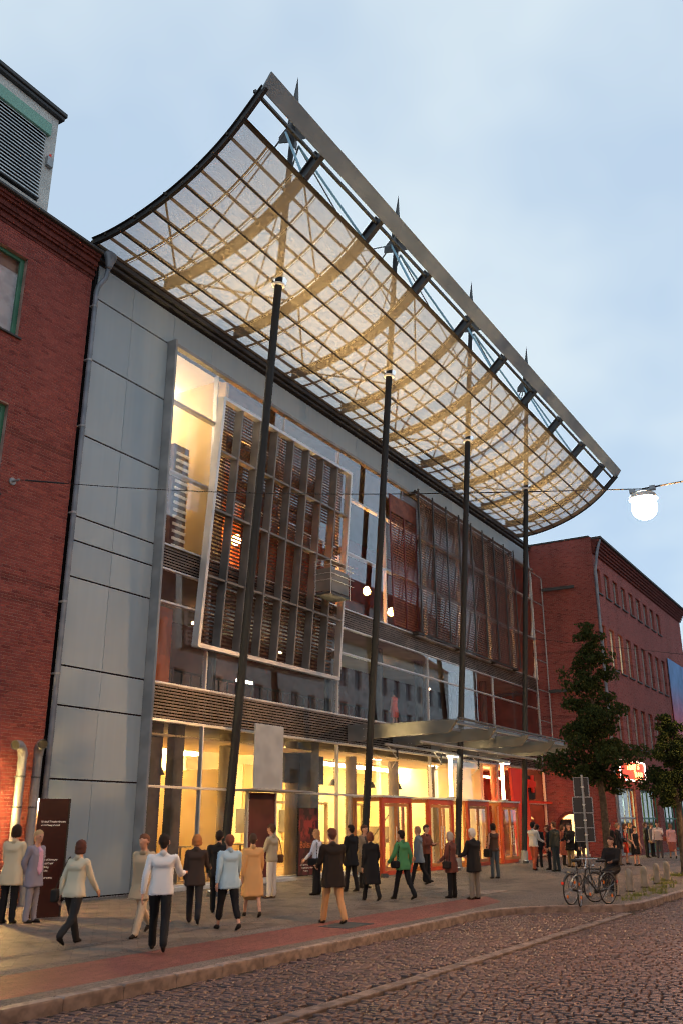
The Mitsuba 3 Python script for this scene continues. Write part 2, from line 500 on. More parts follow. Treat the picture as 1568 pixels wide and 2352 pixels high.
# cobbles: individually built setts; the 300 nearest are parts, the others one mesh
def setts(x0, x1, ylo, yhi, sx, sy, parent, skew=0.0, far=None):
    near, rest = [], []
    nrow = 0
    x = x0
    rows = []
    while x < x1:
        w = sx * rng.uniform(0.88, 1.12)
        y = ylo + rng.uniform(0, sy)
        while y < yhi:
            l = sy * rng.uniform(0.75, 1.3)
            rows.append((x, y, w, l))
            y += l
        x += w
    for (x, y, w, l) in rows:
        cx, cy = x + w / 2 + skew * (y - ylo), y + l / 2
        # visible wedge only
        az = math.atan2(cy, cx)
        if az < AZ - 0.40 or az > AZ + 0.42:
            continue
        dist = math.hypot(cx, cy)
        if dist < 6.2:
            continue
        g = 0.0115
        jx = rng.normal(0, 0.006, 8)
        o = np.array([(-w / 2 + g, -l / 2 + g), (w / 2 - g, -l / 2 + g), (w / 2 - g, l / 2 - g), (-w / 2 + g, l / 2 - g)]) + jx.reshape(4, 2)
        o[:, 0] += cx; o[:, 1] += cy
        if (o[:, 1] > yhi + 0.02).any():
            continue
        h = RZ + rng.normal(0, 0.003)
        cen = o.mean(0)
        i1 = o + (cen - o) * 0.17
        v = [(*p, RZ - 0.035) for p in o] + [(*p, h - 0.011) for p in (o + (cen - o) * 0.04)] + [(*p, h + rng.normal(0, 0.0015)) for p in i1] + [(*cen, h + 0.0015)]
        f = []
        for lv in (0, 4):
            for k in range(4):
                k2 = (k + 1) % 4
                f += [[lv + k, lv + k2, lv + 4 + k2], [lv + k, lv + 4 + k2, lv + 4 + k]]
        f += [[8 + k, 8 + (k + 1) % 4, 12] for k in range(4)]
        (near if True else rest).append((dist, np.array(v), np.array(f)))
    near.sort(key=lambda t: t[0])
    return near


def spread(st, name, parent, n=300):
    for d, v, f in st[:n]:
        put(name, trimesh.Trimesh(v, f, process=False), 'm_cobble', parent, smooth=35)
    put(name + 's', cat([(v, f) for d, v, f in st[n:]]), 'm_cobble', parent, smooth=35, kind='stuff')


lane = sheet('parking_lane', Polygon([(-30, 6.33), (23.4, 6.33)] + [p for p in map(tuple, KERB[::-1]) if p[0] < 23.4]), RZ - 0.025, 'm_sand_joint')
_kc = spline(KERB)
st_lane = [s for s in setts(5.5, 23.2, 6.34, 8.7, 0.115, 0.165, lane) if s[1][:12, 1].max() < np.interp(s[1][:4, 0].max(), _kc[:90, 0], _kc[:90, 1]) - 0.005]
st_road = setts(4.5, 34.0, -1.0, 6.1, 0.11, 0.14, road)
road_far = quad((33.8, -7, RZ - 0.02), (140, -7, RZ - 0.02), (140, 6.24, RZ - 0.02), (33.8, 6.24, RZ - 0.02))
st_road += [s for s in setts(23.0, 34.0, 6.1, 6.24, 0.14, 0.12, road)]
st_road.sort(key=lambda t: t[0])
put('cobblestones', road_far, 'm_cobble', road, kind='stuff')
spread(st_lane, 'cobblestone', lane)
spread(st_road, 'cobblestone', road)

# grass tufts round the bollards
tufts = []
for (gx, gy, n, r) in ((26.3, 6.9, 90, 0.5), (28.4, 7.0, 110, 0.6), (30.0, 7.1, 90, 0.5), (33.5, 8.0, 130, 0.6), (36.6, 8.1, 220, 0.7), (24.9, 6.8, 60, 0.5), (27.4, 6.6, 50, 0.4), (31.8, 7.4, 100, 0.6)):
    for _ in range(n):
        a, rr = rng.uniform(0, 2 * np.pi), r * rng.uniform(0, 1) ** 0.7
        x, y = gx + rr * math.cos(a), gy + rr * math.sin(a) * 0.6
        h, b = rng.uniform(0.04, 0.16), rng.uniform(0, 2 * np.pi)
        wv = np.array([math.cos(b), math.sin(b), 0]) * 0.012
        lean = np.array([rng.normal(0, 0.05), rng.normal(0, 0.05), h])
        p = np.array([x, y, 0.0])
        tufts.append((np.array([p - wv, p + wv, p + lean]), [[0, 1, 2]]))
put('grass', cat(tufts), 'm_grass', label='sparse grass tufts growing between the bollards along the kerb', kind='stuff', cat='grass')

# ------------------------------------------------------------------ left brick building
YB = 18.60
lb = thing('brick_building', 'red brick building cut by the left edge, with corbelled cornice and green framed windows', 'building')
WIN = [(11.35, 13.6, 14.2, 16.65), (11.35, 13.6, 9.75, 12.2), (11.35, 13.6, 5.3, 7.75)]
XR = 15.9
wall = Polygon([(2, -0.3), (XR, -0.3), (XR, 17.3), (2, 17.3)])
for a, b, c, d in WIN:
    wall = wall.difference(Polygon([(a, c), (b, c), (b, d), (a, d)]))
wk = put('wall', cat([extr(wall, 'y', YB + 0.006, YB + 0.30), box(2, XR - 0.002, YB + 0.31, 34, -0.3, 17.3)]), 'm_mortar', lb)
bricks = []
r0 = int(math.floor((0.0 + 4.0) / BH))
for row in range(r0, int((17.3 + 4) / BH) + 1):
    z0 = row * BH - 4.0
    z1 = z0 + BH - 0.011
    odd = row % 2
    dark = False
    for col in range(int((11.0 + YB) / BW) - 1, int((XR + YB) / BW) + 2):
        x0 = (col - 0.5 * odd) * BW - YB
        x1 = x0 + BW - 0.011
        x0, x1 = max(x0, 11.1), min(x1, XR)
        segs = [(x0, x1)]
        for a, b, c, d in WIN:
            if z1 > c and z0 < d:
                ns = []
                for p, q in segs:
                    if q <= a or p >= b:
                        ns.append((p, q))
                    else:
                        if p < a: ns.append((p, a))
                        if q > b: ns.append((b, q))
                segs = ns
        for p, q in segs:
            if q - p < 0.03 or z1 > 17.32:
                continue
            pr = rng.uniform(0.0, 0.004)
            c = 0.005
            yo, yi = YB + 0.008, YB - 0.003 - pr
            o = [(p, z0), (q, z0), (q, z1), (p, z1)]
            i = [(p + c, z0 + c), (q - c, z0 + c), (q - c, z1 - c), (p + c, z1 - c)]
            v = np.array([(u, yo, w) for u, w in o] + [(u, yi + 0.004, w) for u, w in o] + [(u, yi, w) for u, w in i])
            f = []
            for lv in (0, 4):
                for k in range(4):
                    k2 = (k + 1) % 4
                    f += [[lv + k, lv + k2, lv + 4 + k2], [lv + k, lv + 4 + k2, lv + 4 + k]]
            f += [[8, 9, 10], [8, 10, 11]]
            bricks.append(((p - 0) ** 2 + YB ** 2 + (z0 - EYE) ** 2 + (400 if p < 11.9 else 0), v, f))
bricks.sort(key=lambda t: t[0])
for _, v, f in bricks[:300]:
    put('brick', trimesh.Trimesh(v, f, process=False), 'm_brick', wk)
put('bricks', cat([(v, f) for _, v, f in bricks[300:]]), 'm_brick', wk, kind='stuff')
# cornice: corbelled courses stepping out
ck = []
for i, (z, pj) in enumerate(((17.30, 0.03), (17.40, 0.07), (17.50, 0.05), (17.60, 0.12), (17.70, 0.16), (17.80, 0.14), (17.90, 0.21), (18.00, 0.26))):
    xs = np.arange(2, XR + 0.1, 0.25)
    for x in xs:
        if x > 10:
            ck.append(box(x, min(x + 0.242, XR + 0.04), YB - pj + rng.uniform(0, 0.006), YB + 0.3, z, z + 0.092))
    ck.append(box(2, 10, YB - pj, YB + 0.3, z, z + 0.095))
    ck.append(box(2, XR, YB + 0.05, YB + 0.3, z - 0.001, z + 0.1))
put('cornice', cat(ck), 'm_dark_brick', lb)
put('gutter', cat([bbox(2, XR + 0.05, YB - 0.36, YB + 0.3, 18.10, 18.2, 0.02), box(2, XR + 0.03, YB - 0.3, YB + 3, 18.201, 18.24)]), 'm_slate', lb)
for (a, b, c, d) in WIN:
    w = uniq(lb + '__window')
    y = YB + 0.13
    fr = [box(a, b, y, y + 0.07, d - 0.1, d), box(a, b, y, y + 0.07, c, c + 0.1), box(b - 0.13, b, y, y + 0.07, c + 0.1, d - 0.1), box(a, a + 0.13, y, y + 0.07, c + 0.1, d - 0.1)]
    put('window', cat(fr), 'm_green', lb); wkey = [k for k in scene if k.startswith(lb + '__window')][-1]
    put('pane', quad((a + 0.1, y + 0.03, c + 0.05), (b - 0.1, y + 0.03, c + 0.05), (b - 0.1, y + 0.03, d - 0.05), (a + 0.1, y + 0.03, d - 0.05)), 'm_glass', wkey)
    put('inner_blind', box(a + 0.02, b - 0.02, y + 0.32, y + 0.34, c, d), 'm_slate', wkey)
    put('sill', bbox(a - 0.03, b + 0.08, YB - 0.07, YB + 0.12, c - 0.06, c - 0.001), 'm_slate', wkey)
# penthouse storey set back on the roof
ph = thing('rooftop_storey', 'pale grey set-back rooftop storey with a big venetian blind above the left brick cornice', 'building')
YP = 21.0
pw = Polygon([(2, 18.2), (15.83, 18.2), (15.83, 24.35), (2, 24.35)]).difference(Polygon([(6, 20.75), (15.4, 20.75), (15.4, 23.78), (6, 23.78)]))
put('wall', cat([extr(pw, 'y', YP, YP + 0.25), box(2, 15.81, YP + 0.26, 34, 18.2, 24.35)]), 'm_concrete', ph)
put('roof_edge', cat([bbox(2, 15.98, YP - 0.14, 34, 24.36, 24.5, 0.02), bbox(2, 16.03, YP - 0.2, 34, 24.5, 24.66, 0.02)]), 'm_slate', ph)
bl = put('blind', bbox(6, 15.5, YP - 0.14, YP - 0.004, 23.4, 23.86), 'm_mint', ph)
for i in range(20):
    z = 23.36 - i * 0.128
    put('slat', beam((6.1, YP - 0.06, z), (15.36, YP - 0.06, z), 0.105, 0.006, (0, -0.88, 0.47)), 'm_blind', bl)
put('bottom_rail', bbox(6.1, 15.38, YP - 0.1, YP - 0.03, 20.82, 20.88), 'm_slate', bl)
put('pane', box(6.0, 15.4, YP + 0.15, YP + 0.16, 20.75, 23.78), 'm_black', ph)
al = thing('alarm_box', 'small grey alarm box with a red light on top, fixed to the rooftop storey', 'alarm')
put('case', bbox(15.5, 15.74, YP - 0.14, YP - 0.002, 22.25, 22.62, 0.012), 'm_steel_mid', al)
put('beacon', tm(hull([[(15.62, YP - 0.07, 22.66, 0.05), (15.62, YP - 0.07, 22.72, 0.045)]])), 'm_red', al, smooth=True)
# downpipe between the two buildings
dp = thing('downpipe', 'grey zinc downpipe with a hopper head between left brick wall and metal facade', 'downpipe')
put('pipe', tube([(16.02, 18.5, 0.0), (16.02, 18.5, 16.9), (16.05, 18.46, 17.1), (16.22, 18.38, 17.45), (16.26, 18.36, 17.75)], 0.075, 12), 'm_zinc', dp, smooth=40)
put('hopper_head', tm(hull([[(16.26, 18.33, 17.85, 0.10), (16.22, 18.33, 18.25, 0.15), (16.36, 18.33, 18.25, 0.15)]])), 'm_zinc', dp, smooth=40)
for z in (2.3, 5.5, 7.4, 9.9, 12.5, 14.6, 16.4):
    put('bracket', cat([tube([(16.02, 18.5, z - 0.03), (16.02, 18.5, z + 0.03)], 0.088, 12), box(15.93, 16.11, 18.5, 18.64, z - 0.02, z + 0.02)]), 'm_steel_mid', dp)
# vent pipes
for i, (x, xe, hz, lab) in enumerate(((15.12, 14.68, 3.62, 'metal vent pipe with a left-turned elbow, left one of two on the brick wall'), (15.62, 15.42, 3.68, 'metal vent pipe with a bent open top, right one of two beside the downpipe'))):
    vp = thing('vent_pipe', lab, 'vent pipe')
    yv = 18.38 if i == 0 else 18.42
    put('pipe', tube([(x, yv, 0.0), (x, yv, hz - 0.25)], 0.105, 14), 'm_steel_mid', vp, smooth=40)
    pts = [(x, yv, hz - 0.26)] + [(x + (xe - x) * (1 - math.cos(t)) * 0.62, yv - (0.1 if i == 0 else 0.24) * (1 - math.cos(t)), hz - 0.25 + 0.25 * math.sin(t)) for t in np.linspace(0, math.pi * 0.62, 7)]
    put('elbow', tube(pts, 0.118, 14, caps=False), 'm_steel_mid', vp, smooth=40)
    put('dark_mouth', tube([np.array(pts[-1]) - (np.array(pts[-1]) - pts[-2]) * 0.3, np.array(pts[-1]) - (np.array(pts[-1]) - pts[-2]) * 0.25], 0.112, 14), 'm_black', vp)
    for z in (0.9, 2.2, 2.9):
        put('clamp', cat([tube([(x, yv, z - 0.02), (x, yv, z + 0.02)], 0.115, 14), box(x - 0.02, x + 0.02, yv, YB - 0.01, z - 0.015, z + 0.015)]), 'm_steel_dark', vp)
# wall lamp just at the picture's left edge
wl = thing('wall_lamp', 'lit wall lamp on the brick wall at the left edge of the picture', 'lamp')
put('bracket', cat([box(13.76, 13.84, 18.40, YB - 0.012, 2.42, 2.47), bbox(13.70, 13.90, 18.3, 18.46, 2.41, 2.45)]), 'm_steel_dark', wl)
put('globe', tm(hull([[(13.80, 18.36, 2.26, 0.085), (13.80, 18.36, 2.32, 0.08)]], 14)), 'm_lamp_glow', wl, smooth=True, emit=np.array(WARM) * (1, .95, .7) * 900, ew=2.5)

# ------------------------------------------------------------------ theatre: cladding and curtain wall
XE = 52.8
th = thing('theatre_building', 'modern theatre with blue-grey metal cladding and a tall glass front lit from inside', 'building')
put('side_wall', cat([box(16.12, 16.16, Y0 + 0.06, 42, -0.2, 18.25), box(16.16, 19.40, Y0 + 0.035, Y0 + 0.3, -0.2, 18.25), box(19.40, XE, Y0 + 0.035, Y0 + 0.3, 16.86, 18.25),
                      box(16.16, XE, Y0 + 0.3, 42, 18.0, 18.25), box(16.16, 19.4, Y0 + 0.3, 27.5, 0, 17.9)]), 'm_joint', th)
RZs = [0.03, 2.9, 4.74, 5.77, 8.18, 9.2, 9.9, 12.33, 14.76, 16.82, 18.0]


def clad(x0, x1, z0, z1, th_=0.03):
    put('cladding_panel', bbox(x0, x1, Y0 + rng.uniform(-.002, .002), Y0 + th_, z0, z1, 0.004), ('m_panel', 'm_panel_b', 'm_panel_c')[int(rng.integers(3))], th)


put('plinth', box(16.16, 19.36, Y0 + 0.004, Y0 + 0.03, -0.1, 0.02), 'm_steel_mid', th)
for i in range(len(RZs) - 1):
    for a, b in ((16.18, 17.69), (17.70, 19.36)):
        if i == len(RZs) - 2 and b > 19:
            b = 19.6
        clad(a, b, RZs[i] + 0.022, RZs[i + 1] - 0.022)
xs = np.arange(19.61, XE - 0.5, 1.98)
for i, a in enumerate(xs):
    clad(a, min(a + 1.972, XE - 0.01), 16.93, 17.98)
put('gutter_edge', cat([bbox(16.0, XE, Y0 - 0.10, Y0 + 0.3, 18.1, 18.2, 0.01), bbox(16.0, XE, Y0 - 0.18, Y0 + 0.3, 18.26, 18.42, 0.015)]), 'm_steel_dark', th)
# projecting frame fins
put('frame_fin', bbox(19.37, 19.46, 18.30, Y0 + 0.03, 0.05, 16.9, 0.006), 'm_steel_mid', th)
put('frame_fin', bbox(19.47, XE, 18.46, Y0 + 0.03, 16.78, 16.9, 0.006), 'm_steel_mid', th)
cw = uniq(th + '__curtain_wall')
fr = []
G1, G2, L2a, L2t, L2b, L3a, L3b, L3c, TOP = 0.16, 2.83, 5.80, 8.22, 9.27, 9.99, 12.44, 14.88, 16.74
MX = [19.50, 22.08, 29.97, 37.87, 45.72, 52.78]
LX = [19.50, 21.93, 25.95, 29.97, 33.92, 37.87, 41.8, 45.72, 49.25, 52.78]
mull, trans = [], []
for x in MX:
    for z0, z1 in ((G1, 4.68), (L2a, L2b)):
        mull.append(bbox(x - 0.03, x + 0.03, Y0 - 0.035, Y0 + 0.11, z0, z1, 0.004))
for x in LX:
    mull.append(bbox(x - 0.022, x + 0.022, Y0 - 0.07, Y0 + 0.11, L3a, TOP, 0.004))
for z, h in ((G1 - 0.05, 0.10), (G2, 0.07), (4.70, 0.08), (L2a - 0.02, 0.06), (L2t, 0.07), (L2b - 0.02, 0.06), (L3a + 0.01, 0.06), (L3b, 0.07), (L3c, 0.07)):
    trans.append(bbox(19.47, XE - 0.02, Y0 - (0.1 if z > 9.9 else 0.045), Y0 + 0.125, z - h / 2, z + h / 2, 0.004))
for m in mull:
    put('mullion', m, 'm_alu', th)
for m in trans:
    put('transom', m, 'm_alu', th)
put('glazing_plinth', bbox(19.47, 30.9, Y0 - 0.2, Y0 + 0.2, -0.05, 0.105, 0.01), 'm_concrete', th)


def pane(x0, x1, z0, z1, m='m_glass', parent=th, tilt=0.0):
    e = rng.normal(0, 0.004, 2)
    tl = tilt * (z1 - z0) / 2
    put('glass_pane', quad((x0 + .02, Y0 + e[0] + tl, z0 + .02), (x1 - .02, Y0 + e[1] + tl, z0 + .02), (x1 - .02, Y0 + e[1] - tl, z1 - .02), (x0 + .02, Y0 + e[0] - tl, z1 - .02)), m, parent)


for a, b in zip(MX[:-1], MX[1:]):
    pane(a, b, G2, 4.66)
    pane(a, b, L2a, L2t, 'm_coated_glass')
    pane(a, b, L2t, L2b, 'm_coated_glass')
for a, b in ((19.5, 22.08), (22.08, 24.5), (26.05, 29.97), (29.97, 30.9), (45.1, 52.78)):
    pane(a, b, G1, G2)
for a, b in zip(LX[:-1], LX[1:]):
    for c, d in ((L3a, L3b), (L3b, L3c), (L3c, TOP)):
        pane(a, b, c, d, 'm_coated_glass', tilt=0.075)
put('jamb', cat([bbox(26.0, 26.07, Y0 - 0.03, Y0 + 0.1, 0, G2 - 0.04), bbox(24.46, 24.53, Y0 - 0.03, Y0 + 0.1, 0, G2 - 0.04), bbox(30.84, 30.92, Y0 - 0.03, Y0 + 0.1, 0.1, G2 - 0.04)]), 'm_alu', th)
put('side_door', bbox(24.54, 25.99, Y0 + 0.0, Y0 + 0.06, 0.02, G2 - 0.05), 'm_dark_red', th, label='dull dark red side door under the blank banner')
put('door_slab', bbox(23.7, 27.0, 17.75, Y0 - 0.05, 2.80, 2.86, 0.01), 'm_steel_mid', th)


# spandrels of horizontal louvre blades
def spandrel(z0, z1, n, zback):
    h = (z1 - z0) / n
    put('spandrel_back', box(19.47, XE - 0.02, Y0 + 0.10, Y0 + 0.14, z0, z1), 'm_black', th)
    for i in range(n):
        zc = z0 + h * (i + 0.5)
        for a, b in zip(MX[:-1], MX[1:]):
            a2, b2 = (a + 0.0, b - 0.006)
            v = [(Y0 - 0.03, zc - h * 0.30), (Y0 - 0.015, zc - h * 0.34), (Y0 + 0.05, zc + h * 0.2), (Y0 + 0.045, zc + h * 0.34), (Y0 - 0.03, zc + h * 0.22)]
            put('louvre_blade', extr(v, 'x', a2, b2), 'm_louvre', th)


spandrel(4.75, 5.76, 11, 0)
spandrel(9.31, 9.95, 7, 0)

# ------------------------------------------------------------------ interior of the theatre
BACK = 27.5
put('floor_slab', cat([box(19.47, XE, Y0 + 0.15, BACK, 4.75, 5.74), box(19.47, XE, Y0 + 0.15, BACK, 9.33, 9.95)]), 'm_column', th)
put('hall_floor', box(19.40, XE, Y0 + 0.1, BACK, -0.06, 0.03), 'm_hall_floor', th)
put('hall_wall', cat([box(19.4, 28.2, 24.6, 24.8, 0.03, 4.74), box(28.2, 44.5, 25.6, 25.8, 0.03, 4.74), box(28.2, 28.4, 24.8, 25.6, .03, 4.74)]), 'm_cream', th)
put('upper_wall', cat([box(22.3, XE, 24.0, 24.2, 5.75, 9.32), box(19.47, 19.6, Y0 + 0.15, BACK, 5.75, 9.32)]), 'm_maroon', th)
put('top_wall', cat([box(19.47, 23.0, 22.6, 22.8, 9.96, 17.9), box(19.47, 19.55, Y0 + .15, 22.6, 9.96, 17.9)]), 'm_white', th)
put('top_wall', cat([box(23.0, XE, 25.2, 25.4, 9.96, 17.9), box(23.0, 23.15, 22.8, 25.2, 9.96, 17.9)]), 'm_dark_red', th)
put('top_ceiling', box(19.47, 22.7, Y0 + 0.3, BACK, 17.0, 17.2), 'm_white', th)
put('top_ceiling', box(22.72, XE, Y0 + 0.3, BACK, 17.0, 17.2), 'm_slate', th)
put('orange_wall', cat([box(20.1, 22.2, 20.3, 20.42, 5.75, 8.6), box(24.2, 24.32, 20.6, 24, 9.96, 14.5), box(26.4, 28.2, 22.3, 22.4, 10.2, 14.4)]), 'm_orange_wall', th)
put('red_room', cat([box(44.6, XE, 23.0, 23.2, 0.03, 4.74), box(44.5, 44.6, 21.5, 25.6, 0.03, 4.74)]), 'm_red', th)
put('end_wall', box(XE - 0.1, XE, Y0 + 0.15, BACK, 0, 17.9), 'm_dark_red', th)
for x in (20.9, 25.2, 29.2, 33.5, 37.2, 41.2, 45.4, 49.0):
    put('column', tube([(x, 20.2, 0.03), (x, 20.2, 4.75)], 0.24, 16), 'm_column', th, smooth=40)
for x in (23.9, 31.5, 35.6, 39.6, 43.6, 47.5):
    put('column', cat([tube([(x, 20.0, 5.75), (x, 20.0, 9.32)], 0.2, 14)]), 'm_steel_dark', th, smooth=40)
# ground floor: light coves and ceiling lights
for a, b, yy in ((20.2, 21.6, 23.6), (22.6, 24.3, 23.0), (25.8, 28.0, 23.6), (30.4, 33.2, 22.4), (33.9, 36.9, 22.6), (37.6, 40.6, 22.8), (41.5, 44.0, 23.0)):
    put('ceiling_light', bbox(a, b, yy, yy + 0.5, 4.3, 4.42), 'm_lamp_glow', th, emit=np.array(WARM) * (1, 1.0, 0.85) * 20, ew=1.6)
put('ceiling_panel', cat([box(19.6, 29.2, 19.3, 22.6, 4.35, 4.40), box(29.9, 44.4, 19.3, 22.2, 4.45, 4.50)]), 'm_cream', th)
put('ceiling_light', bbox(46.0, 51.5, 20.6, 20.9, 4.2, 4.3), 'm_lamp_glow', th, emit=(16, 6.5, 2.2))
put('counter', bbox(31.5, 36.0, 24.4, 25.2, 0.03, 1.05), 'm_tan', th)
put('hall_wall', box(44.1, 44.49, Y0 + 0.3, 25.6, 0.03, 4.74), 'm_cream', th)
put('picture_frame', cat([bbox(30.5 + 1.1 * i, 31.3 + 1.1 * i, 25.52, 25.59, 1.4, 2.4) for i in range(6)]), 'm_gridframe', th)
put('partition', cat([box(22.5, 22.62, 21, 24.6, 0.03, 3.2), box(25.35, 25.45, 20.4, 24.6, 0.03, 3.6)]), 'm_tan', th)
put('dark_pier', cat([box(19.47, 19.95, Y0 + .2, 20.4, 0.03, 4.74), box(20.35, 21.35, 19.6, 19.9, 0.03, 4.74), box(21.55, 22.0, 19.3, 19.6, 0.03, 4.74), box(29.3, 29.85, 19.4, 20, 0.03, 4.74)]), 'm_steel_dark', th)
# upper floors
for i, x in enumerate((24.6, 28.1, 31.2, 38.6, 44.6)):
    put('pendant_light', tm(hull([[(x, 21.5 + 0.4 * (i % 3), 8.7, 0.06)]], 10)), 'm_lamp_glow', th, smooth=True, emit=np.array([1, .5, .2]) * 26)
put('wall_light', bbox(29.0, 30.0, 22.8, 22.9, 7.2, 7.35), 'm_lamp_glow', th, emit=(9, 9, 6))
put('wall_light', bbox(37.5, 39.0, 22.8, 22.9, 6.2, 6.3), 'm_lamp_glow', th, emit=(9, 8, 4))
put('balustrade', cat([box(23, 44, 20.9, 20.95, 6.7, 6.78)] + [box(x, x + 0.04, 20.9, 20.94, 5.75, 6.7) for x in np.arange(23, 44, 0.5)]), 'm_black', th)
put('ceiling_light', bbox(19.9, 22.4, 21.2, 21.9, 16.75, 16.9), 'm_lamp_glow', th, emit=np.array([1, .78, .52]) * 8)
put('ceiling_light', bbox(19.8, 20.4, 22.3, 22.5, 14.3, 14.4), 'm_lamp_glow', th, emit=np.array([1, .66, .28]) * 12)
for i, (x, y, z) in enumerate(((25.1, 21.8, 13.6), (26.8, 21.4, 12.4), (28.6, 22.4, 11.6), (37.4, 21.6, 12.6), (40.6, 22.0, 12.2))):
    put('globe_light', tm(hull([[(x, y, z, 0.2), (x, y, z + 0.1, 0.16)]], 12)), 'm_lamp_glow', th, smooth=True, emit=np.array([1, .42, .08]) * 36)
put('orange_wall', box(23.2, 24.7, 21.9, 22.0, 11.3, 15.6), 'm_orange_wall', th)
put('orange_wall', box(25.5, 27.3, 22.0, 22.1, 11.6, 16.0), 'm_orange_wall', th)
put('shelf', cat([box(19.6, 20.3, 22.45, 22.58, 10 + i * 0.75, 10.06 + i * 0.75) for i in range(6)] + [box(19.6 + j * 0.35, 19.65 + j * .35, 22.45, 22.58, 10, 13.75) for j in range(3)]), 'm_orange_wall', th)
put('dark_pier', box(20.6, 21.9, 20.5, 20.7, 9.96, 14.0), 'm_tan', th)
put('bay_partition', box(22.6, 22.75, Y0 + 0.14, 22.6, 9.96, 16.99), 'm_tan', th)
for i, x in enumerate(np.arange(28.5, 44.0, 1.55)):
    if i % 3 != 1:
        put('wall_panel', bbox(x, x + 1.5, 25.53, 25.59, 0.1, 4.3, 0.01), 'm_tan' if i % 2 else 'm_cream', th)
for i, x in enumerate(np.arange(19.8, 28.0, 1.37)):
    put('wall_panel', bbox(x, x + 1.33, 24.53, 24.59, 0.1, 4.3, 0.01), 'm_tan' if i % 2 == 0 else 'm_cream', th)
for x in (23.2, 27.3, 32.2, 35.2, 38.4, 41.6):
    put('door_frame', cat([box(x, x + 0.08, 23.2, 23.35, 0.03, 2.6), box(x + 1.2, x + 1.28, 23.2, 23.35, 0.03, 2.6), box(x, x + 1.28, 23.2, 23.35, 2.6, 2.7)]), 'm_column', th)
for k in range(9):
    put('stair_step', box(39.2 + 0.3 * k, 39.55 + 0.3 * k, 22.6, 24.6, 0.18 * k, 0.18 * k + 0.2), 'm_column', th)
put('stair_rail', tube([(39.2, 22.6, 1.0), (41.9, 22.6, 2.7)], 0.03, 6), 'm_black', th)
put('display_case', bbox(33.2, 34.2, 22.8, 23.3, 0.03, 1.5), 'm_column', th)
for i, (x, y) in enumerate(((21.0, 21.6), (23.9, 20.9), (27.6, 21.3), (32.4, 20.9), (36.1, 21.4))):
    put('high_table', cat([tube([(x, y, 0.03), (x, y, 0.06)], 0.25, 12), tube([(x, y, 0.06), (x, y, 1.08)], 0.035, 8), tube([(x, y, 1.08), (x, y, 1.11)], 0.36, 16)]), 'm_column', th)
for i, x in enumerate((23.4, 26.6, 31.6, 34.4, 37.6, 40.2)):
    put('hanging_shade', tube([(x, 21.6, 3.35), (x, 21.6, 3.6), (x, 21.6, 3.62), (x, 21.6, 4.5)], [0.22, 0.1, 0.012, 0.012], 12), 'm_slate', th)
for i in range(15):
    put('inner_blind_slat', bbox(20.95, 21.6, 19.40, 19.44, 10.1 + i * 0.25, 10.2 + i * 0.25), 'm_white', th)
put('dark_pier', box(20.9, 21.65, 19.5, 19.7, 9.96, 14.0), 'm_wood_slat', th)
put('black_box', bbox(28.3, 30.95, 19.9, 20.1, 3.24, 4.3), 'm_black', th)

# ------------------------------------------------------------------ the curved canopy over the front
PROF = np.array([(18.72, 18.56), (17.55, 18.60), (16.30, 18.84), (15.10, 19.24), (14.0, 19.80), (12.95, 20.60)])
from scipy.interpolate import PchipInterpolator, CubicSpline
_sl = np.r_[0, np.cumsum(np.linalg.norm(np.diff(PROF, axis=0), axis=1))]
_cy, _cz = CubicSpline(_sl, PROF[:, 0]), CubicSpline(_sl, PROF[:, 1])


def prof(s, up=0.0):
    """point (y, z) on the canopy underside at arc length s (may run past the end), pushed up along its normal"""
    s = np.asarray(s, float)
    e = np.minimum(s, _sl[-1])
    y, z, dy, dz = _cy(e), _cz(e), _cy(e, 1), _cz(e, 1)
    n = np.hypot(dy, dz)
    y, z = y + (s - e) * dy / n, z + (s - e) * dz / n
    return y + up * dz / n, z - up * dy / n


X0, X1 = 15.8, 51.15
ca = thing('roof_canopy', 'sweeping curved canopy of perforated metal sheets and steel ribs over the theatre front', 'canopy')
RIBS = [15.86, 19.04, 22.79, 26.54, 30.3, 34.1, 37.9, 41.7, 45.5, 49.2, 51.08]
NCOL = 28
cols = np.linspace(X0 + 0.05, X1 - 0.05, NCOL + 1)
HOLES = []
MAST = [21.18, 28.88, 36.62, 44.3]
for si in range(5):
    s0, s1 = _sl[si] + 0.03, _sl[si + 1] - 0.03
    ss = np.linspace(s0, s1, 5)
    y, z = prof(ss)
    for a, b in zip(cols[:-1], cols[1:]):
        a2, b2 = a + 0.012, b - 0.012
        hx = [m for m in MAST if a2 - 0.3 < m < b2 + 0.3] if si == 2 else []
        V = np.array([(x, yy, zz) for yy, zz in zip(y, z) for x in (a2, b2)])
        F_ = [f for i in range(4) for f in ([2 * i, 2 * i + 1, 2 * i + 3], [2 * i, 2 * i + 3, 2 * i + 2])]
        if hx:
            # round opening for the mast: cut in (x, s) then bend
            pg = Polygon([(a2, s0), (b2, s0), (b2, s1), (a2, s1)]).difference(Point(hx[0], _sl[2] + 0.82).buffer(0.27))
            if not pg.is_empty:
                v2, f2 = trimesh.creation.triangulate_polygon(pg, engine='earcut')
                yy, zz = prof(v2[:, 1])
                V, F_ = np.column_stack([v2[:, 0], yy, zz]), f2
        put('perforated_sheet', trimesh.Trimesh(V, F_, process=False), 'm_perf', ca)
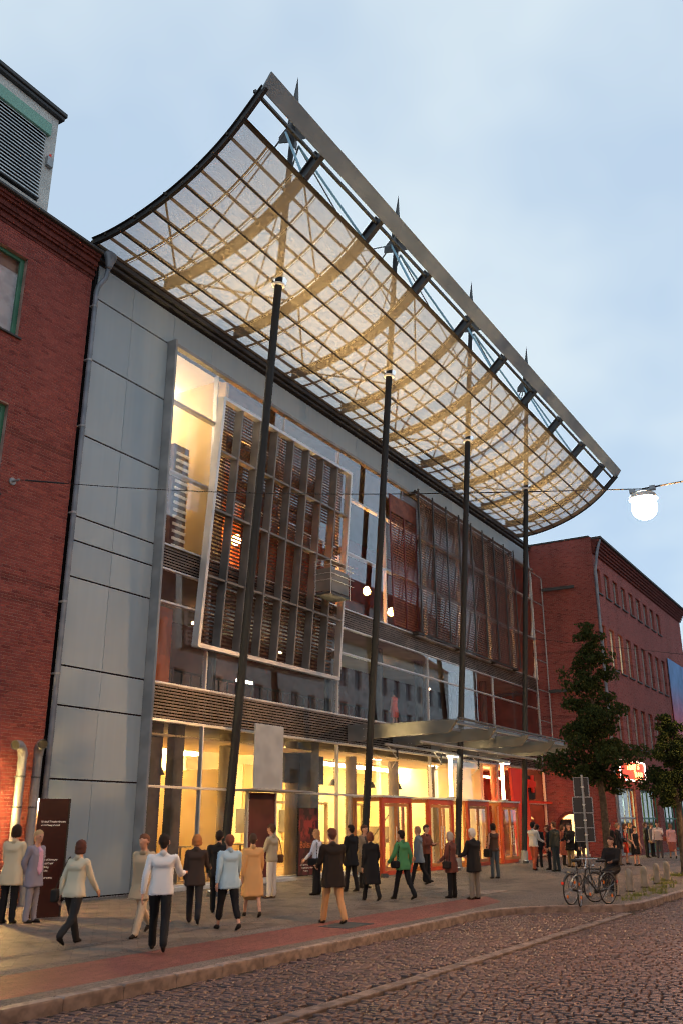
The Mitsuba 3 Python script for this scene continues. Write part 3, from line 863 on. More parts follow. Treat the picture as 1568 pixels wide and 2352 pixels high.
# solid margins of the sheets and the purlins they hang from
for si in range(6):
    s = _sl[si]
    for x0_, x1_ in zip(RIBS[:-1], RIBS[1:]):
        pass
    w = 0.045 if si not in (0, 5) else 0.13
    ya, za = prof(s - w if si else s, 0.03 if 0 < si < 5 else -0.012)
    yb, zb = prof(s + w if si < 5 else s, 0.03 if 0 < si < 5 else -0.012)
    yc, zc = prof(s + w if si < 5 else s, 0.10)
    yd, zd = prof(s - w if si else s, 0.10)
    put('purlin', extr([(ya, za), (yb, zb), (yc, zc), (yd, zd)], 'x', X0, X1), 'm_canopy_bar', ca)
    ye, ze = prof(s, -0.03)
    put('seam_cable', tube([(X0, ye, ze), (X1, ye, ze)], 0.016, 6), 'm_black', ca)
for si in range(5):
    sm = (_sl[si] + _sl[si + 1]) / 2
    y, z = prof(sm, 0.14)
    put('rail', beam((X0, y, z), (X1, y, z), 0.06, 0.08), 'm_canopy_bar', ca)
for x in cols[1:-1]:
    pts = [(x, *prof(s, 0.07)) for s in np.linspace(0.05, _sl[-1] - 0.05, 12)]
    m = cat([beam(p, q, 0.055, 0.05) for p, q in zip(pts[:-1], pts[1:])])
    put('cross_bar', m, 'm_canopy_bar', ca)


def rib_mesh(x, w=0.20, u0=0.16, u1=0.50, ext=0.92):
    ss = np.linspace(0.0, _sl[-1] + ext, 22)
    ms = []
    for du0, du1, ww in ((u0, u0 + 0.03, w), (u1 - 0.03, u1, w), (u0 + 0.03, u1 - 0.03, 0.03)):
        taper = np.clip((ss[-1] - ss) / 2.2, 0.62, 1.0)
        y0, z0 = prof(ss, du0)
        y1, z1 = prof(ss, du0 + (du1 - du0))
        V = np.concatenate([[(x - ww / 2, a, b) for a, b in zip(y0, z0)], [(x + ww / 2, a, b) for a, b in zip(y0, z0)], [(x + ww / 2, a, b) for a, b in zip(y1, z1)], [(x - ww / 2, a, b) for a, b in zip(y1, z1)]])
        n = len(ss); F_ = []
        for k in range(4):
            k2 = (k + 1) % 4
            for i in range(n - 1):
                F_ += [[k * n + i, k * n + i + 1, k2 * n + i + 1], [k * n + i, k2 * n + i + 1, k2 * n + i]]
        F_ += [[0, n, 2 * n], [0, 2 * n, 3 * n], [n - 1, 3 * n - 1, 2 * n - 1], [n - 1, 4 * n - 1, 3 * n - 1]]
        ms.append(trimesh.Trimesh(V, F_, process=False))
    return cat(ms)


for x in RIBS[1:-1]:
    put('rib', rib_mesh(x), 'm_canopy_bar' if False else 'm_steel_dark', ca)
for x in (RIBS[0], RIBS[-1]):
    put('end_rib', rib_mesh(x, 0.12, -0.03, 0.22, 1.0), 'm_black', ca)
# broad flat board along the upper edge, in lengths
ye, ze = 12.40, 21.30
yt, zt = 12.07, 21.76
dvec = np.array([yt - ye, zt - ze]); dvec /= np.linalg.norm(dvec); nvec = np.array([dvec[1], -dvec[0]]) * 0.05
edges = np.linspace(X0 + 0.02, X1 + 0.2, 10)
for a, b in zip(edges[:-1], edges[1:]):
    P4 = [(ye, ze), (yt, zt), (yt - nvec[0], zt - nvec[1]), (ye - nvec[0], ze - nvec[1])]
    put('edge_board', extr(P4, 'x', a, b - 0.006), 'm_fascia', ca)
yb_, zb_ = prof(_sl[-1] + 0.75, 0.3)
put('edge_tube', beam((X0, yb_, zb_), (X1, yb_, zb_), 0.09, 0.09), 'm_steel_dark', ca)
# bracing
for i, (a, b) in enumerate(zip(RIBS[:-1], RIBS[1:])):
    sA, sB = (0.6, 3.0) if i % 2 else (3.0, 0.6)
    put('diagonal_brace', tube([(a, *prof(sA, 0.3)), (b, *prof(sB, 0.3))], 0.035, 8), 'm_steel_dark', ca)
    if i % 2:
        put('diagonal_brace', tube([(a, *prof(6.3, 0.3)), (b, *prof(3.9, 0.3))], 0.03, 8), 'm_steel_dark', ca)

# masts
MB, MHOLE = (16.95, 0.0), (15.54, 19.07)


def mpt(x, z):
    t = z / 19.07
    return np.array([x, 16.95 + (15.54 - 16.95) * t, z])


MN = ['first leaning steel mast from the left, in front of the louvred grid', 'second leaning steel mast, left of the glass entrance canopy', 'third leaning steel mast, rising through the glass entrance canopy', 'fourth leaning steel mast, farthest, in front of the red wall']
for i, x in enumerate(MAST):
    ms = thing('mast', MN[i] , 'mast', 'masts carrying the canopy')
    zs = np.linspace(0.0, 25.7, 12)
    put('shaft', tube([mpt(x, z) for z in zs], [0.128 if z < 20 else 0.128 - 0.007 * (z - 20) for z in zs], 16), 'm_mast', ms, smooth=50)
    b = mpt(x, 25.5); tip = mpt(x, 27.6)
    # spike: slender four-sided pyramid
    V = [b + np.array([dx, dy, 0]) for dx, dy in ((-.15, -.15), (.15, -.15), (.15, .15), (-.15, .15))] + [tip]
    put('spike', trimesh.convex.convex_hull(np.array(V)), 'm_steel_dark', ms)
    for ang in (0.3, 1.87, 3.44, 5.01):
        d = np.array([math.cos(ang), math.sin(ang), 0]); nrm = np.array([-d[1], d[0], 0]) * 0.02
        A = [mpt(x, 25.75), mpt(x, 25.05) + d * 0.5, mpt(x, 24.8) + d * 0.5, mpt(x, 24.75), mpt(x, 24.75)]
        put('head_plate', trimesh.convex.convex_hull(np.array([p + nrm for p in A] + [p - nrm for p in A])), 'm_steel_dark', ms)
    y_, z_ = prof(_sl[2] + 0.82, -0.02)
    put('collar', tube([mpt(x, 18.95), mpt(x, 19.02)], 0.22, 18), 'm_white', ms)
    # stays from the mast head to the ribs
    h = mpt(x, 24.95)
    for xr, sr, m, r in ((x - 2.14, _sl[-1] + 0.05, 'm_blue_rod', 0.045), (x + 1.61, _sl[-1] + 0.05, 'm_blue_rod', 0.045), (x - 2.14, 0.4, 'm_steel_dark', 0.03), (x + 1.61, 0.4, 'm_steel_dark', 0.03)):
        put('stay', tube([h + np.array([np.sign(xr - x) * 0.4, 0, -0.1]), (xr, *prof(sr, 0.3))], r, 8), m, ms)
    if i < 3:
        x2 = MAST[i + 1]
        for dz, s_ in ((0.0, 5.2),):
            put('tension_rod', tube([mpt(x, 24.85 + dz) + np.array([0.4, 0, 0]), (x + 5.4 + dz, *prof(s_, 0.45))], 0.028, 6), 'm_steel_dark', ms)
            put('tension_rod', tube([mpt(x2, 24.85 + dz) - np.array([0.4, 0, 0]), (x2 - 5.9 + dz, *prof(s_ + 0.6, 0.45))], 0.028, 6), 'm_steel_dark', ms)
    put('base_shoe', tube([mpt(x, 0.0), mpt(x, 0.10), mpt(x, 0.11), mpt(x, 0.55)], [0.26, 0.26, 0.185, 0.17], 16), 'm_steel_mid', ms)
# ground uplights at the mast feet
UL = 0.72
for i, x in enumerate(MAST):
    for j, (dx, dy) in enumerate(((-0.62, -0.05), (0.7, 0.12))):
        ul = thing('ground_uplight', ('ground uplight on the left side of the %s mast foot' if j == 0 else 'ground uplight on the right side of the %s mast foot') % ('first', 'second', 'third', 'fourth')[i], 'light', 'uplights at the mast feet')
        c = np.array([x + dx * 1.5, 16.55 + dy, 0.0])
        put('housing', tube([c + [0, 0, 0.0], c + [0, 0, 0.13]], [0.15, 0.13], 14, caps=False), 'm_steel_dark', ul)
        put('lens', tube([c + [0, 0, 0.08], c + [0, 0, 0.085]], 0.115, 14), 'm_lamp_glow', ul, emit=np.array([1, .86, .6]) * 18 if j == 0 else None)
        tgt = np.array([x + dx * (2.2 if j == 0 else 3.6), 15.7 - 0.9 * j, 18.9])
        scene[f'uplight_beam_{i}_{j}'] = {'type': 'spot', 'to_world': T().look_at(origin=list(c + [0, 0, 0.16]), target=list(tgt), up=[1, 0, 0]), 'sampling_weight': 1.2, 'cutoff_angle': 12.5, 'beam_width': 3.0, 'intensity': rgb(np.array([1.0, 0.68, 0.30]) * 620 * LG * UL)}

# ------------------------------------------------------------------ leaning grid of sunshade louvres
gp = thing('sunshade_grid', 'big pale framed grid of dark louvres hung leaning in front of the upper glass', 'sunshade')
GA, GB = np.array([18.2, 6.98]), np.array([17.6, 15.36])
gn = np.array([GB[1] - GA[1], -(GB[0] - GA[0])]); gn /= np.linalg.norm(gn)      # towards the building (y+)


def gpt(x, t, off=0.0):
    p = GA + (GB - GA) * t + gn * off
    return np.array([x, p[0], p[1]])


def gbar(xa, ta, xb, tb, w, o0, o1):
    """bar in the tilted plane between two points, width w in the plane, depth from o0 to o1 behind the face"""
    a, b = gpt(xa, ta), gpt(xb, tb)
    d = (b - a) / np.linalg.norm(b - a)
    n = np.array([0, *gn]); s = np.cross(d, n)
    V = np.array([c + s * k * w / 2 + n * o for c in (a, b) for k in (-1, 1) for o in (o0, o1)])
    m = trimesh.convex.convex_hull(V)
    return m


GX0, GX1 = 21.17, 29.37
put('outer_frame', cat([gbar(GX0, 0.0, GX0, 1.0, 0.12, 0, 0.26), gbar(GX1, 0.0, GX1, 1.0, 0.12, 0, 0.26), gbar(GX0 + .06, 0.007, GX1 - .06, 0.007, 0.13, 0.002, 0.26), gbar(GX0 + .06, 0.994, GX1 - .06, 0.994, 0.11, 0.002, 0.26)]), 'm_alu', gp)
RT = [0.0, 0.272, 0.535, 0.775, 1.0]
CX = np.linspace(GX0, GX1, 9)
for x in CX[1:-1]:
    put('fin', gbar(x, 0.014, x, 0.986, 0.07, 0.02, 0.34), 'm_gridframe', gp)
for t in RT[1:-1]:
    for a, b in zip(CX[:-1], CX[1:]):
        put('crossbeam', gbar(a + 0.06, t, b - 0.06, t, 0.07, 0.03, 0.3), 'm_gridframe', gp)
NS = 17
for r in range(4):
    for k in range(NS):
        t = RT[r] + (RT[r + 1] - RT[r]) * (k + 0.6) / (NS + 0.1)
        runs = [(GX0 + 0.1, GX1 - 0.1)]
        if 0.44 < t < 0.70:
            runs = [(GX0 + 0.1, CX[6] + 0.02), (CX[7] - 0.02 - (0.0 if t > 0.6 else 0.0), GX1 - 0.1)]
        for a, b in runs:
            put('slat', gbar(a, t, b, t, 0.058, 0.36, 0.385), 'm_wood_slat', gp)
for x in CX[:-1:2]:
    put('slat_rail', gbar(x + 0.5, 0.01, x + 0.5, 0.99, 0.04, 0.40, 0.43), 'm_black', gp)
for t, xx in ((0.12, 29.5), (0.33, 29.5), (0.62, 29.5)):
    p = gpt(xx, t)
    put('wall_arm', bbox(xx - 0.12, xx + 0.12, p[1] + 0.2, Y0 - 0.04, p[2] - 0.13, p[2] + 0.13, 0.01), 'm_louvre', gp)
# lookout box
bk = thing('lookout_box', 'small steel service balcony with railing sticking out of the louvred grid', 'balcony')
bx0, bx1, bz0 = 27.25, 28.55, 9.82
by1 = gpt(0, (bz0 - 6.98) / 8.4)[1] - 0.02; by0 = by1 - 0.72
put('floor', bbox(bx0, bx1, by0, by1, bz0, bz0 + 0.1, 0.01), 'm_steel_dark', bk)
for nm, m in (('side_panel', bbox(bx0, bx0 + 0.03, by0 + 0.05, by1, bz0 + 0.14, bz0 + 1.0, 0.004)), ('front_panel', bbox(bx0, bx1, by0 + 0.02, by0 + 0.05, bz0 + 0.14, bz0 + 1.0, 0.004)), ('side_panel', bbox(bx1 - 0.03, bx1, by0 + 0.05, by1, bz0 + 0.14, bz0 + 1.0, 0.004))):
    put(nm, m, 'm_gridframe', bk)
for z in (0.55, 0.8, 1.12, 1.3):
    put('rail', tube([(bx0 - 0.02, by1, bz0 + z), (bx0 - 0.02, by0 - 0.02, bz0 + z), (bx1 + 0.3, by0 - 0.02, bz0 + z)], 0.014, 6), 'm_alu', bk)
for x, y in ((bx0 - 0.02, by0 - 0.02), (bx1 + 0.02, by0 - 0.02), (bx0 - 0.02, by1 - 0.05)):
    put('post', tube([(x, y, bz0), (x, y, bz0 + 1.3)], 0.018, 6), 'm_alu', bk)

# ------------------------------------------------------------------ flat louvre screen on the right part
ls = thing('louvre_screen', 'tall upright screen of dark reddish-brown louvres before the right half of the glass', 'sunshade')
SX0, SX1, SY = 36.35, 48.6, 18.12
pc = np.linspace(SX0, SX1, 9)
for x in pc:
    put('post', bbox(x - 0.03, x + 0.03, SY - 0.05, SY + 0.02, 10.05, 16.98, 0.005), 'm_steel_dark', ls)
for i in range(57):
    z = 10.1 + i * 0.121
    for a, b in ((0, 3), (3, 6), (6, 8)):
        put('slat', beam((pc[a] + 0.03, SY + 0.07, z), (pc[b] - 0.0, SY + 0.07, z), 0.078, 0.022, (0, -0.95, 0.31)), 'm_wood_slat', ls)
for z in (10.0, 16.9):
    put('rail', bbox(SX0 - 0.05, SX1 + 0.05, SY + 0.12, SY + 0.2, z - 0.05, z + 0.05), 'm_steel_dark', ls)
for x in (SX0, pc[3], pc[6], SX1):
    for z in (10.0, 16.8):
        put('wall_arm', bbox(x - 0.06, x + 0.06, SY + 0.15, Y0 - 0.04, z - 0.08, z + 0.08), 'm_black', ls)
l2 = thing('louvre_screen', 'narrower reddish louvre screen with a solid top board, left of the tall dark screen', 'sunshade')
RY = 18.44
mat('m_rust_slat', _vary((0.13, 0.04, 0.025), (0.2, 0.065, 0.04), 4.0), 0.6)
for x, xb in ((34.05, 34.3), (35.4, 35.5), (36.65, 36.65)):
    put('post', beam((x, RY, 16.1), (xb, RY, 10.05), 0.07, 0.05, (0, 1, 0)), 'm_dark_red', l2)
put('top_board', bbox(34.1, 36.6, RY - 0.03, RY - 0.002, 15.25, 16.1, 0.005), 'm_rust_slat', l2)
for i in range(43):
    z = 10.1 + i * 0.12
    xl_ = 34.3 - 0.25 * (z - 10.05) / 6.05
    put('slat', bbox(xl_ + 0.03, 36.62, RY + 0.03, RY + 0.05, z, z + 0.066, 0.004), 'm_rust_slat', l2)
# ladder frame at the far end of the front
ld = thing('access_ladder', 'tall thin steel maintenance ladder at the far right end of the glass front', 'ladder')
for x in (50.6, 52.6):
    put('stile', tube([(x, 17.9, 4.9), (x, 17.9, 16.2)], 0.04, 8), 'm_steel_mid', ld)
for z in np.arange(5.6, 16.2, 1.76):
    put('rung', tube([(50.6, 17.9, z), (52.6, 17.9, z)], 0.03, 6), 'm_steel_mid', ld)
for z in (9.2, 15.4):
    put('arm', beam((52.6, 17.9, z), (52.7, 15.9, z), 0.12, 0.18), 'm_steel_dark', ld)

# ------------------------------------------------------------------ glass entrance canopy and red entrance porches
ec = thing('entrance_canopy', 'low glass and steel entrance canopy with deep grey beams over the red doors', 'canopy')
for i, x in enumerate((30.66, 34.3, 37.9, 41.3, 43.6)):
    V = [(Y0 - 0.06, 5.40), (14.5, 5.40), (13.95, 5.38), (14.3, 4.95), (Y0 - 0.06, 4.84)]
    put('beam', extr(V, 'x', x - 0.07, x + 0.07), 'm_beam', ec)
    put('end_plate', bbox(x - 0.09, x - 0.072, 17.55, Y0 - 0.07, 4.8, 5.42, 0.004), 'm_gridframe', ec)
    for yy in (17.7, 17.85):
        for zz in (4.95, 5.25):
            put('bolt', tube([(x - 0.1, yy, zz), (x - 0.086, yy, zz)], 0.018, 6), 'm_alu', ec)
xsE = (30.66, 34.3, 37.9, 41.3, 43.6)
for a, b in zip(xsE[:-1], xsE[1:]):
    for c, d in ((13.9, 15.5), (15.52, 17.1), (17.12, 18.55)):
        put('roof_pane', quad((a + .01, c, 5.44), (b - .01, c, 5.44), (b - .01, d, 5.44), (a + .01, d, 5.44)), 'm_clearglass', ec)
    for yy in (14.3, 15.5, 17.1):
        put('purlin', bbox(a + 0.07, b - 0.07, yy - 0.03, yy + 0.03, 5.3, 5.42), 'm_steel_mid', ec)
put('front_edge', bbox(30.5, 43.7, 13.8, 13.9, 5.40, 5.47, 0.01), 'm_steel_dark', ec)
for yy, zz in ((17.1, 4.66), (15.6, 4.7)):
    put('cross_tube', tube([(30.9, yy, zz), (43.5, yy, zz)], 0.055, 10), 'm_steel_mid', ec)
for x in (32.6, 36.6, 40.6):
    put('tie_rod', tube([(x - 1.6, 17.1, 4.68), (x, 17.5, 4.25), (x + 1.4, 18.5, 4.0)], 0.022, 6), 'm_alu', ec)
    put('strut', tube([(x, 17.5, 4.2), (x, 17.5, 4.85)], 0.04, 8), 'm_steel_dark', ec)
for x in (36.2, 42.0):
    fl = thing('floodlight', 'bright floodlight under the entrance canopy above the %s red porch' % ('second' if x < 40 else 'fourth'), 'light')
    put('housing', bbox(x - 0.4, x + 0.4, 16.6, 16.9, 4.50, 4.58, 0.01), 'm_alu', fl)
    put('lens', box(x - 0.36, x + 0.36, 16.63, 16.87, 4.485, 4.498), 'm_lamp_glow', fl, emit=np.array([1, .86, .55]) * 22)
    lf = thing('light_tube', 'pair of slim lit tubes between the %s red porch and the entrance canopy' % ('second' if x < 40 else 'fourth'), 'light')
    for dx in (0, 0.22):
        put('tube', tube([(x - 0.1 + dx, 16.9, 2.86), (x - 0.1 + dx, 16.9, 4.48)], 0.045, 10), 'm_white', lf, smooth=40, emit=np.array([1, .74, .36]) * 2.2)
    put('base', bbox(x - 0.25, x + 0.3, 16.8, 17.0, 2.80, 2.86, 0.01), 'm_alu', lf)
YV = 17.3
ORD = ['first', 'second', 'third', 'fourth']
for i, a in enumerate((30.95, 34.85, 38.75, 42.6)):
    b = a + 2.4
    v = thing('entrance_porch', f'orange-red framed glass entrance porch, {ORD[i]} from the left of four', 'porch', 'entrance porches')
    H = 2.74
    for x in (a, b - 0.16):
        put('post', bbox(x, x + 0.16, YV, YV + 0.14, 0.0, H, 0.006), 'm_red_frame', v)
        put('post', bbox(x, x + 0.10, Y0 - 0.16, Y0 - 0.06, 0.0, H, 0.006), 'm_door', v)
        put('side_rail', bbox(x, x + 0.1, YV + 0.14, Y0 - 0.16, H - 0.14, H, 0.006), 'm_door', v)
        put('side_rail', bbox(x, x + 0.1, YV + 0.14, Y0 - 0.16, 0.0, 0.16, 0.006), 'm_door', v)
        put('glass_pane', quad((x + 0.05, YV + 0.14, 0.16), (x + 0.05, Y0 - 0.16, 0.16), (x + 0.05, Y0 - 0.16, H - 0.14), (x + 0.05, YV + 0.14, H - 0.14)), 'm_clearglass', v)
    put('head_beam', bbox(a + 0.16, b - 0.16, YV + 0.01, YV + 0.13, H - 0.2, H, 0.006), 'm_red_frame', v)
    put('threshold', bbox(a + 0.16, b - 0.16, YV + 0.01, YV + 0.13, 0.0, 0.14, 0.006), 'm_red_frame', v)
    put('roof', bbox(a - 0.04, b + 0.04, YV - 0.05, Y0 - 0.06, H + 0.002, H + 0.08, 0.01), 'm_alu', v)
    for k in range(2):
        x0 = a + 0.18 + k * (b - a - 0.36) / 2; x1 = x0 + (b - a - 0.36) / 2 - 0.02
        dl = uniq(v + '__door')
        put('door', cat([bbox(x0, x0 + 0.09, YV + 0.04, YV + 0.1, 0.15, H - 0.21), bbox(x1 - 0.09, x1, YV + 0.04, YV + 0.1, 0.15, H - 0.21), bbox(x0 + .09, x1 - .09, YV + 0.04, YV + 0.1, H - 0.32, H - 0.21), bbox(x0 + .09, x1 - .09, YV + 0.04, YV + 0.1, 0.15, 0.28)]), 'm_door', v)
        dk = [q for q in scene if q.startswith(v + '__door')][-1]
        put('pane', quad((x0 + .09, YV + 0.07, .28), (x1 - .09, YV + 0.07, .28), (x1 - .09, YV + 0.07, H - .32), (x0 + .09, YV + 0.07, H - .32)), 'm_clearglass', dk)
        hx = x1 - 0.13 if k == 0 else x0 + 0.13
        put('handle', tube([(hx, YV - 0.02, 0.8), (hx, YV - 0.02, 1.7)], 0.018, 8), 'm_alu', dk)
# blank banner, poster, black stele
bn = thing('blank_banner', 'plain grey blank banner board hanging above the dark red side door', 'banner')
put('board', bbox(23.75, 25.3, 17.86, 17.92, 2.87, 4.88, 0.006), 'm_concrete', bn)
put('hanger', cat([tube([(x, 17.9, 4.88), (x, Y0 - 0.05, 5.0)], 0.02, 6) for x in (23.9, 25.15)]), 'm_steel_dark', bn)
ps = thing('poster_stand', 'tall dark red show poster standing at the glass behind the woman with long blond hair', 'poster')
put('board', bbox(26.95, 28.17, 18.33, 18.37, 0.13, 2.33, 0.004), 'm_black', ps)


def _poster(p, n, uv):
    a = mikit.fbm(p.x * 4.2 + 3, p.z * 3.4, 1.0, 3)
    b = mikit.fbm(p.x * 7.0, p.z * 5.0 + 7, 2.0, 2)
    mid = mikit.smoothstep(1.15, 1.5, p.z) * (1 - mikit.smoothstep(1.85, 2.15, p.z))
    c = mikit.mix((0.07, 0.012, 0.014), (0.28, 0.03, 0.026), mikit.smoothstep(0.42, 0.62, a) * mid + 0.25 * b)
    return mikit.mix(c, (0.015, 0.006, 0.006), mikit.smoothstep(0.52, 0.64, b) * 0.8)


mat('m_poster', mikit.proc(_poster), 0.5)
put('print', box(26.97, 28.15, 18.324, 18.329, 0.15, 2.31), 'm_poster', ps)
put('lettering', text_on('Bolero', 0.21, (27.02, 18.318, 1.02), (1, 0, 0), (0, 0, 1), 0.004), 'm_orange_wall', ps)
for i, t in enumerate(('Tanz, Musik und Theater', 'Tickets an der Kasse', 'Premiere')):
    put('lettering', text_on(t, 0.05, (27.05 + 0.1 * i, 18.318, 0.46 - 0.1 * i), (1, 0, 0), (0, 0, 1), 0.003), 'm_lettering', ps)
st = thing('info_stele', 'slim dark red information stele with white lettering beside the man in the lilac-grey suit', 'information board')
sxd = np.array([math.cos(-0.08), math.sin(-0.08), 0.0]); s0 = np.array([13.98, 15.86, 0.0])
e0 = ray = None
sl = 0.62


def spt(u, d, z):
    nrm = np.array([sxd[1], -sxd[0], 0])
    return s0 + sxd * u - nrm * d + np.array([0, 0, z])


S0, SX = np.array([13.72, 16.0, 0.0]), np.array([0.93, -0.36, 0.0])
SX = SX / np.linalg.norm(SX); SN = np.array([SX[1], -SX[0], 0.0])
V = [S0 + SX * u + SN * d + np.array([0, 0, z]) for u in (0, 0.66) for d in (0, -0.07) for z in (0, 2.34)]
mat('m_stele', (0.03, 0.005, 0.005), 0.25)
put('board', trimesh.convex.convex_hull(np.array(V)), 'm_stele', st)
put('edge', trimesh.convex.convex_hull(np.array([S0 + SX * u + SN * d + np.array([0, 0, z]) for u in (0.662, 0.70) for d in (0.004, -0.075) for z in (0, 2.345)])), 'm_black', st)
LN = [('Musical Theater Bremen', 1.86, 0.034, 0.09), ('am Richtweg Bremen', 1.79, 0.030, 0.09), ('Kasse', 1.24, 0.034, 0.09), ('Theater', 1.17, 0.034, 0.09), ('Beste Aufführungen', 1.10, 0.034, 0.09), ('Besucher Foyer', 1.03, 0.034, 0.09), ('Verwaltung', 0.96, 0.034, 0.09), ('Garderobe', 0.89, 0.034, 0.09), ('Café', 0.82, 0.034, 0.09), ('Bühneneingang', 0.75, 0.034, 0.09), ('Bar', 0.68, 0.034, 0.09)]
for t, z, h, u in LN:
    put('lettering', text_on(t, h, S0 + SX * u + SN * 0.003 + np.array([0, 0, z]), SX, (0, 0, 1), 0.003, True), 'm_lettering', st)
A0 = S0 + SX * .11 + SN * .006
put('arrow_mark', extr([(0, 0), (0.05, 0), (0.025, 0.05)], 'y', 0, 0.004).apply_transform(np.array([[SX[0], -SN[0], 0, A0[0]], [SX[1], -SN[1], 0, A0[1]], [0, 0, 1, 1.36], [0, 0, 0, 1]])), 'm_lettering', st)
# red wall pieces at the far end of the front
rp = thing('red_wall', 'bright red free-standing wall with a slanted second panel beside the far end of the glass front', 'wall')
put('slab', extr([(46.35, 0), (48.05, 0), (47.45, 4.45), (46.42, 4.45)], 'y', 17.75, 17.95), 'm_red', rp)
put('slanted_panel', extr([(45.35, 0), (45.75, 0), (46.3, 4.45), (44.75, 4.45)], 'y', 17.55, 17.7), 'm_red', rp)
cx, cz = 48.35, 3.78
put('cross_emblem', extr(Point(cx - 0.12, cz).buffer(0.2).union(Point(cx + 0.25, cz).buffer(0.17)).union(Point(cx + 0.02, cz + 0.3).buffer(0.16)).union(Point(cx + 0.02, cz - 0.3).buffer(0.15)).union(Polygon([(cx - 0.7, cz - 0.22), (cx + 0.2, cz - 0.16), (cx + 0.2, cz + 0.16), (cx - 0.7, cz + 0.22)])), 'y', 17.72, 17.82), 'm_red', rp)
put('crossbar', bbox(47.0, 51.4, 17.78, 17.88, 2.80, 2.92, 0.01), 'm_red', rp)
sb = thing('speaker_box', 'black loudspeaker box hung beside the red wall', 'loudspeaker')
put('case', bbox(47.95, 48.95, 17.85, 18.3, 3.0, 4.2, 0.02), 'm_black', sb)
put('hanger', tube([(48.5, 18.1, 4.2), (48.5, 18.5, 4.9)], 0.02, 6), 'm_steel_dark', sb)

# covers let into the pavement
dc = thing('drain_cover', 'rectangular iron cover let into the pavement beside the man in tan trousers', 'drain cover')
c0 = np.array([16.05, 9.78])
put('frame', cat([box(c0[0] - .5, c0[0] + .5, c0[1] - .32, c0[1] - .29, 0, .011), box(c0[0] - .5, c0[0] + .5, c0[1] + .29, c0[1] + .32, 0, .011), box(c0[0] - .5, c0[0] - .47, c0[1] - .29, c0[1] + .29, 0, .011), box(c0[0] + .47, c0[0] + .5, c0[1] - .29, c0[1] + .29, 0, .011)]), 'm_steel_dark', dc)
put('plate', box(c0[0] - .465, c0[0] + .465, c0[1] - .285, c0[1] + .285, 0, .009), 'm_slate', dc)
mc = thing('manhole_cover', 'pale rectangular manhole cover in the dark forecourt left of the bicycles', 'manhole cover')
put('plate', box(24.6, 26.2, 10.55, 11.15, 0, .012), 'm_granite', mc)
# ------------------------------------------------------------------ right brick building
rb = thing('brick_building', 'dark red brick office building behind the trees on the right, with rows of narrow windows', 'building')
YR, XG = 14.67, 52.85
WX = [53.17 + 1.913 * i for i in range(9)]
WW = 1.12
rows = [(15.05, 16.6), (10.6, 13.1), (6.15, 8.7)]
SHOP = [(53.05, 57.4), (58.6, 62.9), (64.2, 68.4), (69.6, 73.8)]
front = Polygon([(XG, -0.3), (76.9, -0.3), (76.9, 17.6), (XG, 17.6)])
for r in rows:
    for x in WX:
        front = front.difference(Polygon([(x, r[0]), (x + WW, r[0]), (x + WW, r[1]), (x, r[1])]))
for a, b in SHOP:
    front = front.difference(Polygon([(a, 0.05), (b, 0.05), (b, 3.72), (a, 3.72)]))
gab = Polygon([(YR + 0.31, -0.3), (40, -0.3), (40, 18.4), (YR + 0.31, 18.4)]).difference(Point(17.25, 1.5).buffer(0.78).union(Polygon([(16.47, 0.02), (18.03, 0.02), (18.03, 1.5), (16.47, 1.5)])))
put('wall', cat([extr(front, 'y', YR, YR + 0.3), extr(gab, 'x', XG, XG + 0.3), box(XG + 0.001, XG + 0.3, YR + 0.001, YR + 0.309, -0.3, 17.6), box(76.6, 76.9, YR + 0.31, 40, -0.3, 17.6), box(XG, XG + 0.3, YR + 0.0, YR + 0.31, 17.6, 18.4)]), 'm_brick_far', rb)
put('core', box(54.3, 76.5, YR + 1.6, 39, -0.2, 17.5), 'm_slate', rb)
put('cornice', cat([bbox(XG + 0.05, 77.0, YR - 0.12 - 0.09 * k, YR + 0.3, 17.4 + 0.17 * k, 17.56 + 0.17 * k, 0.01) for k in range(5)]), 'm_dark_brick', rb)
put('roof', cat([bbox(XG + 0.06, 77.3, YR - 0.62, YR + 0.4, 18.25, 18.4, 0.02), box(XG - 0.05, 77, YR + 0.1, 40, 18.41, 18.5)]), 'm_slate', rb)
put('pipe', tube([(XG - 0.02, YR - 0.12, 0.2), (XG - 0.02, YR - 0.12, 16.2), (XG + 0.1, YR - 0.3, 17.4), (XG + 0.2, YR - 0.5, 18.2)], 0.085, 10), 'm_zinc', rb, smooth=40)
for ri, r in enumerate(rows):
    for i, x in enumerate(WX):
        wkey = put('window', cat([bbox(x, x + 0.09, YR + 0.16, YR + 0.24, r[0], r[1]), bbox(x + WW - 0.09, x + WW, YR + 0.16, YR + 0.24, r[0], r[1]), bbox(x + .09, x + WW - .09, YR + 0.16, YR + 0.24, r[1] - 0.08, r[1]), bbox(x + .09, x + WW - .09, YR + 0.16, YR + 0.24, r[0], r[0] + .08), bbox(x + WW / 2 - .03, x + WW / 2 + .03, YR + 0.165, YR + 0.235, r[0] + .08, r[1] - .08)]), 'm_steel_mid', rb)
        put('pane', quad((x + .09, YR + .2, r[0] + .08), (x + WW - .09, YR + .2, r[0] + .08), (x + WW - .09, YR + .2, r[1] - .08), (x + .09, YR + .2, r[1] - .08)), 'm_glass', wkey)
        put('sill', bbox(x - .06, x + WW + .06, YR - .09, YR + .15, r[0] - .08, r[0] - .002), 'm_slate', wkey)
        if ri == 1 and i < 3:
            put('lit_room', box(x + 0.02, x + WW - 0.02, YR + 0.9, YR + 0.92, r[0] + 0.05, r[1] - 0.05), 'm_cream', wkey, emit=np.array([1, .8, .36]) * 1.5)
